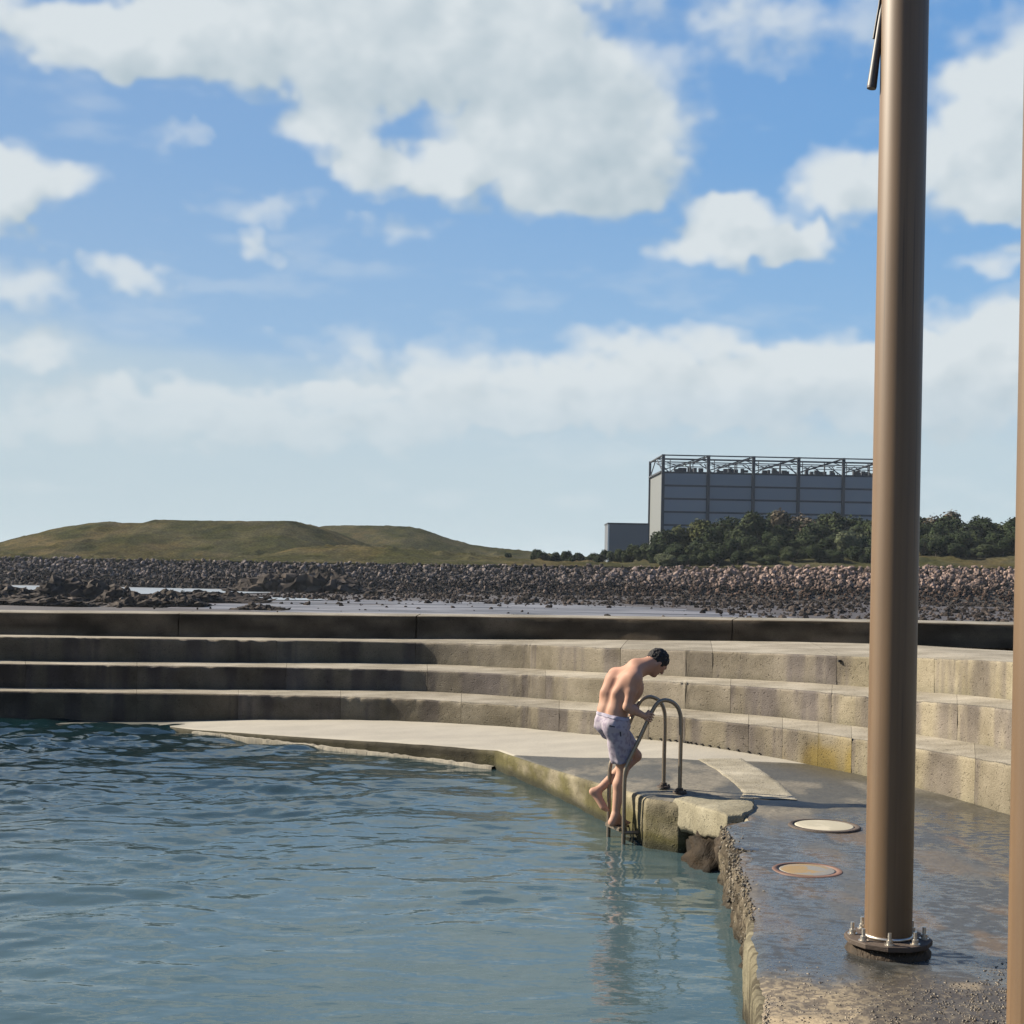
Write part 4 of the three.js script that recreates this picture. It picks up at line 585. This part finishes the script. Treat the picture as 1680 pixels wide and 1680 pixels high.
// exposed pebbles of the worn deck at the near corner
{
  seedState = 777; const peb = new THREE.IcosahedronGeometry(1, 1), tones = [[0.15, 0.115, 0.07], [0.1, 0.078, 0.05], [0.06, 0.047, 0.032], [0.17, 0.135, 0.088], [0.08, 0.064, 0.045]];
  scatter('pebbles', 'small brown pebbles bared in the worn concrete at the near corner of the deck', peb, std(rgb(1, 1, 1), 0.5), 26000, () => {
    let x, z; do { x = rr(1.08, 2.75); z = rr(-7.75, -5.2); } while (x < prof([[-7.75, 1.42], [-7.08, 1.33], [-6.32, 1.17], [-5, 0.98]], z) || smoothstep(z + (n2(x * 2.2, z * 2.2, 72) - 0.5) * 0.8 + (x - 1.9) * 0.1, -7.45, -6.7) < rnd());
    const t = tones[Math.floor(rnd() * 5)], v = rr(0.7, 1.2) * lerp(1, 0.55, smoothstep(x, 1.5, 1.9)); return { p: V(x, 0.456 + deckH(x, z) + rr(-0.006, -0.001), z), s: 0.003 + 0.0055 * Math.pow(rnd(), 2), c: rgb(t[0] * v, t[1] * v, t[2] * v) };
  });
  const shard = new THREE.IcosahedronGeometry(1, 0); { const p = shard.attributes.position; for (let i = 0; i < p.count; i++) { const k = 0.6 + 0.7 * hash3(Math.round(p.getX(i) * 9), Math.round(p.getY(i) * 9), Math.round(p.getZ(i) * 9)); p.setXYZ(i, p.getX(i) * k, p.getY(i) * k, p.getZ(i) * k); } shard.computeVertexNormals(); }
  const chip = [[0.17, 0.145, 0.105], [0.1, 0.083, 0.06], [0.05, 0.041, 0.03], [0.125, 0.1, 0.07]];
  scatter('edge_aggregate', 'broken stones bared in the crumbling face of the near pool edge', shard, std(rgb(1, 1, 1), 0.8), 1500, () => {
    const z = lerp(-11.2, -8.2, Math.pow(rnd(), 1.1)), x = prof([[-11.2, 1.76], [-10.13, 1.65], [-8.64, 1.5], [-7.54, 1.36], [-7.08, 1.3], [-6.32, 1.14], [-5, 0.95]], z) + (fbm2(z * 3, 1, 3, 81) - 0.5) * 0.09, top = rnd() < 0.3, y = top ? 0.455 : 0.46 * Math.pow(rnd(), 0.6);
    const t = chip[Math.floor(rnd() * 4)], v = rr(0.6, 1.1) * (y < 0.1 ? 0.4 : 1); return { p: V(x + (top ? Math.pow(rnd(), 2) * 0.14 : -0.028 - (fbm3(x * 4, (y - 0.46) * 4, z * 4, 4, 82) - 0.5) * 0.11), y - (top ? 0.004 : 0), z), s: 0.004 + 0.011 * Math.pow(rnd(), 4), c: rgb(t[0] * v, t[1] * v, t[2] * v) };
  });
}

// ---------------------------------------------------------------- land behind the bank: two grassy mounds and the rising ground under the trees
const MA = [[-185, 1.5], [-157, 4.6], [-142, 8.0], [-131, 11.2], [-121, 12.9], [-116, 13.4], [-112, 12.9], [-106, 13.2], [-103, 14.0], [-63, 14.4], [-56, 12.4], [-50, 10], [-42, 7], [-30, 4.6], [-10, 3]], MB = [[-110, 3], [-85, 13.5], [-70, 16.2], [-60, 16.8], [-38, 16.6], [-33, 15.6], [-23, 12.4], [-16, 10.6], [-8, 9.4], [2, 8.8], [14, 7.4], [40, 5.5], [70, 4]], MC = [[-66, 3], [-52, 4.6], [-46, 6.4], [-30, 6.7], [-22, 6.2], [-14, 5.2], [0, 4.4], [12, 3.8], [24, 3.8], [34, 4.4], [44, 5.4], [60, 6], [90, 6.2], [110, 7.2], [140, 7], [180, 6]];
function landH(x, d) {
  const [z, top] = bank(x), d0 = -z + 10, w = (fbm2(x * 0.05, d * 0.03, 3, 131) - 0.5) * 10;
  const a = prof(MA, x) * clamp((d + w * 0.35 - 342) / 60, 0, 1) * (1 - smoothstep(d, 452, 500)), b = prof(MB, x) * clamp((d + w * 0.4 - 455) / 60, 0, 1), c = top + (prof(MC, x) - 3) * smoothstep(d, d0 + 2, d0 + 34);
  return Math.max(lerp(top - 0.25, c, 1), a, b, 0.5) + (fbm2(x * 0.12, d * 0.12, 4, 132) - 0.5) * lerp(0.9, 0.3, smoothstep(Math.max(a, b), 7, 11)) * smoothstep(d, d0, d0 + 12) + (smoothstep(n2(x * 0.35, d * 0.35, 133), 0.78, 0.95) * lerp(0.7, 0.2, smoothstep(Math.max(a, b), 6, 10)) + (n2(x * 0.9, d * 0.9, 134) - 0.5) * 0.3) * smoothstep(d, d0 + 4, d0 + 20);
}
{
  const grass = tex(512, (u, v) => { const k = fbm2(u * 6, v * 6, 5, 141, 6), s = n2(u * 120, v * 120, 142, 120), t = fbm2(u * 20, v * 20, 3, 143, 20); return [0.395 + 0.26 * (k - 0.5) + 0.16 * (s - 0.5) + 0.1 * (t - 0.5), 0.385 + 0.2 * (k - 0.5) + 0.16 * (s - 0.5) + 0.08 * (t - 0.5), 0.21 + 0.16 * (k - 0.5) + 0.1 * (s - 0.5)]; }, true, 0.025);
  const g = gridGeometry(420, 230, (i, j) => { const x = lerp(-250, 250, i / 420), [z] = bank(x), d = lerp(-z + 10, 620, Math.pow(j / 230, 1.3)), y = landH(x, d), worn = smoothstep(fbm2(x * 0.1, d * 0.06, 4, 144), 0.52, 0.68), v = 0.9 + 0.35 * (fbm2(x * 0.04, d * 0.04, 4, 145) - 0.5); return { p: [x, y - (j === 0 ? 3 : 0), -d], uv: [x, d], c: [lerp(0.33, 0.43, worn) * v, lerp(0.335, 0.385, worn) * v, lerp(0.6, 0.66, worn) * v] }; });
  tag(mesh('hill', g, new THREE.MeshPhysicalMaterial({ map: grass, vertexColors: true, roughness: 1, specularIntensity: 0 })), 'long flat-topped grassy mounds and rough ground behind the rock bank', null, null, 'structure');
}

// ---------------------------------------------------------------- the grey industrial buildings
{
  const g = thing('factory_building', 'tall grey panelled factory building with open steel lattice along its roof edge', 'building');
  const x0 = 44.7, d0 = 420, BAY = 13.6, N = 5, base = 3, top = 32, rail_ = 37, turn = -0.03;   // front face runs right from its left corner, a little away
  const X = V(Math.cos(turn), 0, Math.sin(turn)), Z = V(0.06, 0, -1), o = V(x0, 0, -d0);
  const clad = [[0.12, 0.145, 0.178], [0.13, 0.155, 0.19], [0.112, 0.136, 0.168]].map((c) => std(rgb(...c), 0.55, { metalness: 0.1 })), frame = std(rgb(0.018, 0.024, 0.035), 0.7), endMat = std(rgb(0.105, 0.112, 0.112), 0.6);
  const put = (name, geo, m, along, y, out, parent = g) => { const q = mesh(name, geo, m, parent); q.position.copy(o).addScaledVector(X, along).addScaledVector(V(-X.z, 0, X.x), out).add(V(0, y, 0)); q.rotation.y = -Math.atan2(X.z, X.x); return q; };
  const panel = box(BAY - 1.0, 3.35, 0.3);
  for (let b = 0; b < N; b++) for (let r = 0; r < 7; r++) put('cladding_panel', panel, clad[Math.floor(hash3(b, r, 5) * 3)], BAY * (b + 0.5), top - 2.3 - r * 3.95, 0.1);
  const back = put('wall', box(BAY * N, top - base, 28), std(rgb(0.06, 0.07, 0.09), 0.7), BAY * N / 2, (top + base) / 2, -14.2);
  for (let b = 0; b <= N; b++) put('column', box(0.9, rail_ - base, 0.8), frame, BAY * b, (rail_ + base) / 2, 0.35);
  for (let r = 0; r <= 7; r++) put('cladding_rail', box(BAY * N, 0.5, 0.25), frame, BAY * N / 2, top - 0.3 - r * 3.95, 0.15);
  put('roof_rail', box(BAY * N, 0.35, 0.4), frame, BAY * N / 2, rail_ - 0.2, 0.3); put('roof_rail', box(BAY * N, 0.2, 0.3), frame, BAY * N / 2, rail_ - 1.5, 0.3);
  for (const dd of [13, 26]) put('roof_rail', box(BAY * N, 0.3, 0.3), frame, BAY * N / 2, rail_ - 0.2, -dd);
  for (let b = 0; b < N; b++) {
    const A = (u, v, q) => V(BAY * (b + u), v, q), bars = [[A(0, top + 0.4, 0.3), A(0.92, rail_ - 0.5, 0.3), 0.17], [A(0.3, top + 1.5, -6), A(1, rail_ - 0.4, -6), 0.16], [A(0.62, top, -2), A(0.62, top + 2.9, -2), 0.22], [A(0, rail_ - 0.3, -13), A(0.5, rail_ - 2.6, -13), 0.14], [A(0.5, rail_ - 2.6, -13), A(1, rail_ - 0.3, -13), 0.14], [A(0.1, top + 1.7, -1), A(0.98, top + 1.5, -1), 0.13], [A(0.05, rail_ - 1.2, -20), A(0.35, top + 1.2, -20), 0.16], [A(0.35, top + 1.2, -20), A(0.65, rail_ - 1, -20), 0.16], [A(0.65, rail_ - 1, -20), A(0.95, top + 1.2, -20), 0.16], [A(0.02, top + 2.8, -9), A(0.98, top + 3.1, -9), 0.14], [A(0.25, top, -9), A(0.25, rail_ - 0.4, -9), 0.14], [A(0.8, top, -12), A(0.8, rail_ - 0.4, -12), 0.16], [A(0.45, top, -24), A(0.2, rail_ - 0.8, -24), 0.14]];
    for (const [p, q, r] of bars) { const m = mesh('brace', rod(p, q, r, r, 6), frame, g); m.position.copy(o); m.rotation.y = -Math.atan2(X.z, X.x); }
    for (let k = 0; k < 8; k++) put('roof_duct', box(rr(0.6, 1.6), rr(0.6, 2.0), 1.2), frame, BAY * (b + 0.3 + k * 0.08), top + 0.6, -1.5 - rnd() * 6);
    for (const u of [0, 1]) put('roof_beam', box(0.3, 0.3, 27.5), frame, BAY * (b + u), rail_ - 0.3, -14);
  }
  const end = mesh('end_wall', box(0.3, top - base, 28), endMat, g); end.position.copy(o).add(V(-0.42, (top + base) / 2, -14.2)); end.rotation.y = -Math.atan2(X.z, X.x); end.position.addScaledVector(V(-X.z, 0, X.x), 0);
  put('end_wall_cap', box(0.5, 0.5, 28), frame, -0.5, top - 0.1, -14.2); put('roof_rail', box(0.35, 0.35, 28), frame, -0.2, rail_ - 0.2, -14); put('column', box(0.7, rail_ - base, 0.7), frame, -0.3, (rail_ + base) / 2, -28.2);
  for (const [a, b] of [[[-0.2, top, 0], [-0.2, rail_, -14]], [[-0.2, top, -28], [-0.2, rail_, -14]]]) { const m = mesh('brace', rod(V(...a), V(...b), 0.17, 0.17, 6), frame, g); m.position.copy(o); m.rotation.y = -Math.atan2(X.z, X.x); }
  const low = thing('low_building', 'plain low grey building left of the tall factory', 'building', V(33.2, 3, -410));
  mesh('wall', box(11.6, 12.3, 14, 0, 6.15, 0), std(rgb(0.075, 0.085, 0.1), 0.6), low); mesh('roof_trim', box(11.9, 0.45, 14.3, 0, 12.5, 0), frame, low); mesh('corner_trim', box(0.5, 12.2, 0.4, -5.7, 6.1, 7.1), std(rgb(0.5, 0.5, 0.48), 0.6), low);
  const w = thing('white_building', 'small white flat roofed building showing beside the frame-edge lamp post', 'building', V(139, 4, -380));
  mesh('wall', box(16, 9.5, 10, 0, 4.75, 0), std(rgb(0.06, 0.065, 0.06), 0.8), w); mesh('roof', box(17, 1.3, 11, 0, 10.1, 0), std(rgb(0.7, 0.7, 0.68), 0.6), w);
}

// ---------------------------------------------------------------- trees and shrubs on the rise before the factory
function crown(seed, lobes, w, h, d, n, leaf) {   // leaf clumps through several lobes around a dark open core
  seedState = seed; const L = []; for (let i = 0; i < lobes; i++) L.push([rr(-0.62, 0.62) * w, h * rr(0.18, 0.76), rr(-0.62, 0.62) * d, rr(0.28, 0.5)]);
  const pos = [], col = [], v = V(0, 0, 0), a = V(0, 0, 0), b = V(0, 0, 0), nn = V(0, 0, 0);
  for (let i = 0; i < n; i++) {
    const l = L[Math.floor(rnd() * lobes)]; v.set(rr(-1, 1), rr(-1, 1), rr(-1, 1)); if (v.lengthSq() > 1) { i--; continue; } v.normalize(); const r = l[3] * Math.pow(rr(0.35, 1), 0.5) * (0.8 + 0.4 * n3(v.x * 3 + i % 7, v.y * 3, v.z * 3, seed));
    const cx = l[0] + v.x * r * w, cy = Math.max(0.05, l[1] + v.y * r * h * 0.75), cz = l[2] + v.z * r * d;
    nn.copy(v).add(V(rr(-0.7, 0.7), rr(-0.3, 0.9), rr(-0.7, 0.7))).normalize(); a.set(-nn.z, rr(-0.3, 0.3), nn.x).normalize(); b.crossVectors(nn, a); const s = leaf * rr(0.6, 1.4), shade = rr(0.7, 1.25);
    for (const [p, q] of [[-1, -0.5], [1, -0.6], [0.8, 0.7], [-1, -0.5], [0.8, 0.7], [-0.7, 0.9]]) { pos.push(cx + (a.x * p + b.x * q) * s, cy + (a.y * p + b.y * q) * s, cz + (a.z * p + b.z * q) * s); col.push(shade, shade, shade); }
  }
  const g = new THREE.BufferGeometry(); g.setAttribute('position', new THREE.Float32BufferAttribute(pos, 3)); g.setAttribute('color', new THREE.Float32BufferAttribute(col, 3)); g.computeVertexNormals(); return g;
}
function trunkGeo(seed, h, r) { seedState = seed; const parts = [rod(V(0, -0.6, 0), V(rr(-0.2, 0.2), h * 0.5, rr(-0.2, 0.2)), r, r * 0.65, 7)]; for (let i = 0; i < 7; i++) parts.push(rod(V(0, h * rr(0.12, 0.45), 0), V(rr(-0.7, 0.7) * h * 0.7, h * rr(0.5, 0.9), rr(-0.7, 0.7) * h * 0.6), r * 0.45, r * 0.12, 5)); return mergeGeometries(parts); }
const green = (r, g, b) => new THREE.MeshPhysicalMaterial({ color: rgb(r, g, b), vertexColors: true, roughness: 0.95, specularIntensity: 0.15, side: THREE.DoubleSide, transmission: 0.2, thickness: 0 });
M.bark = std(rgb(0.06, 0.05, 0.04), 0.95);
const crowns = [crown(401, 8, 3.4, 5.4, 3.0, 4200, 0.2), crown(402, 6, 2.9, 6.0, 2.8, 4200, 0.2), crown(403, 10, 4.2, 4.8, 3.4, 4800, 0.2), crown(404, 7, 3.6, 5.6, 3.2, 3200, 0.16)], trunks = [trunkGeo(411, 5, 0.2), trunkGeo(412, 5.6, 0.18), trunkGeo(413, 4.4, 0.22), trunkGeo(414, 5.4, 0.16)];
const leafMats = { dark: green(0.02, 0.03, 0.013), olive: green(0.048, 0.054, 0.02), mid: green(0.032, 0.042, 0.019), sage: green(0.07, 0.08, 0.045), bare: green(0.085, 0.07, 0.05) };
function tree(name, label, category, x, d, kind, s, hue, sy = 1, group) {
  const X = px(x, d), g = thing(name, label, category, V(X, landH(X, d) - 0.25, -d), hash3(x | 0, d | 0, 1) * 6, group); if (x > 1062) s *= 1.36; g.scale.set(s, s * sy, s);
  mesh('trunk', trunks[kind], M.bark, g); mesh('crown', crowns[kind], leafMats[hue], g); return g;
}
const rows2 = [['thicket trees of the upper row, against the factory', 'dark round-headed tree in the upper row of the thicket, against the factory'], ['thicket trees of the front row, above the stones', 'low dark tree in the front row of the thicket, above the armour stones']];
tree('tree', 'low dark tree at the left end of the thicket, below the factory corner', 'tree', 1085, 296, 1, 0.95, 'dark', 0.9);
tree('tree', 'olive green broad tree, second from the thicket left end', 'tree', 1135, 300, 0, 1.18, 'olive', 1);
tree('tree', 'bare grey-brown tree crown standing out amid the dark thicket', 'tree', 1300, 302, 3, 1.45, 'bare', 0.95);
tree('tree', 'greyish bare treetop showing at the thicket top left of the bare crown', 'tree', 1165, 312, 3, 1.25, 'bare', 0.95);
tree('shrub', 'pale sage green rounded bush at the foot of the thicket on the left', 'shrub', 1092, 276, 2, 0.55, 'sage', 0.75);
tree('shrub', 'mid green spreading bush low before the olive tree', 'shrub', 1160, 284, 2, 0.85, 'mid', 0.8);
tree('shrub', 'grey-green rounded bush low beside the bronze lamp post', 'shrub', 1392, 282, 2, 0.8, 'sage', 0.95);
tree('tree', 'tall brownish tree just right of the bronze lamp post', 'tree', 1545, 300, 3, 1.3, 'bare', 1);
for (const [x, d, k, s, h, y] of [[1190, 306, 2, 1.15, 'dark', 1.05], [1225, 300, 1, 1.15, 'mid', 1], [1255, 298, 0, 0.95, 'dark', 0.9], [1268, 310, 1, 1.2, 'dark', 1], [1335, 309, 0, 1.15, 'dark', 1], [1365, 302, 1, 1.1, 'mid', 1], [1400, 304, 2, 1.15, 'dark', 1.05], [1425, 296, 0, 1.0, 'mid', 0.95], [1210, 288, 0, 0.9, 'dark', 0.8], [1320, 288, 2, 0.85, 'dark', 0.8], [1275, 286, 1, 0.75, 'dark', 0.8], [1360, 285, 0, 0.8, 'dark', 0.8], [1455, 300, 1, 1.15, 'dark', 1], [1500, 300, 0, 1.1, 'dark', 1], [1430, 282, 2, 0.7, 'dark', 0.8], [1240, 284, 2, 0.7, 'mid', 0.7], [1110, 288, 2, 0.8, 'dark', 0.8], [1180, 280, 1, 0.62, 'dark', 0.8], [1300, 279, 0, 0.62, 'mid', 0.75], [1338, 277, 1, 0.62, 'dark', 0.75], [1405, 277, 0, 0.62, 'dark', 0.7], [1125, 277, 0, 0.5, 'dark', 0.7], [1388, 306, 0, 1.1, 'mid', 1], [1240, 309, 0, 1.1, 'dark', 1.0], [1150, 279, 0, 0.55, 'mid', 0.7], [1210, 277, 1, 0.55, 'dark', 0.7], [1260, 276, 2, 0.55, 'mid', 0.6], [1365, 276, 2, 0.55, 'dark', 0.7], [1425, 275, 1, 0.55, 'mid', 0.7], [1310, 300, 2, 1.05, 'mid', 1], [1350, 296, 0, 0.95, 'dark', 0.95], [1160, 293, 1, 0.95, 'dark', 0.9], [1100, 300, 2, 1.0, 'dark', 0.9]]) tree('tree', rows2[d < 290 ? 1 : 0][1], 'tree', x, d, k, s, h, y, rows2[d < 290 ? 1 : 0][0]);
const rt = 'dark tree in the thicket between the two lamp posts', rg = 'trees of the thicket between the two lamp posts';
for (const [x, d, k, s, h, y] of [[1570, 294, 0, 1.05, 'dark', 1], [1600, 300, 1, 1.0, 'dark', 0.95], [1625, 304, 2, 0.95, 'dark', 0.95], [1648, 298, 0, 0.9, 'mid', 0.9], [1530, 284, 2, 0.8, 'mid', 0.8], [1560, 280, 0, 0.8, 'dark', 0.8], [1595, 282, 1, 0.75, 'mid', 0.8], [1630, 280, 2, 0.8, 'dark', 0.8], [1665, 286, 1, 0.9, 'dark', 0.9], [1675, 276, 0, 0.8, 'dark', 0.9], [1535, 277, 1, 0.6, 'dark', 0.75], [1575, 275, 0, 0.6, 'dark', 0.7], [1612, 276, 2, 0.62, 'mid', 0.7], [1645, 274, 1, 0.62, 'dark', 0.75], [1515, 280, 0, 0.65, 'dark', 0.8], [1550, 288, 1, 0.85, 'dark', 0.9], [1588, 290, 2, 0.9, 'dark', 0.9], [1620, 292, 0, 0.85, 'dark', 0.9], [1655, 291, 2, 0.85, 'mid', 0.9]]) tree('tree', rt, 'tree', x, d, k, s, h, y, rg);
for (const [x, d, k, s, y] of [[878, 330, 1, 0.62, 0.85], [893, 326, 0, 0.6, 0.9], [912, 330, 2, 0.6, 0.9], [932, 326, 1, 0.66, 0.85], [950, 330, 0, 0.62, 0.85], [972, 326, 2, 0.6, 0.9], [988, 322, 1, 0.66, 0.85]]) tree('shrub', 'small dark shrub in the row left of the low grey building', 'shrub', x, d, k, s, 'dark', y, 'shrubs in the row left of the low grey building');
for (const [x, d, k, s, y] of [[1012, 316, 0, 0.72, 0.9], [1034, 312, 1, 0.8, 0.9], [1056, 306, 2, 0.75, 1]]) tree('shrub', 'bushy dark green shrub in front of the low grey building', 'shrub', x, d, k, s, 'mid', y, 'shrubs in front of the low grey building');
tree('shrub', 'lone dark shrub on the skyline at the right end of the grassy mounds', 'shrub', 833, 350, 1, 0.5, 'dark', 0.7);
scene.fog = new THREE.FogExp2(new THREE.Color().setRGB(0.72, 0.8, 0.88), 0.00008);

renderer.render(scene, camera);
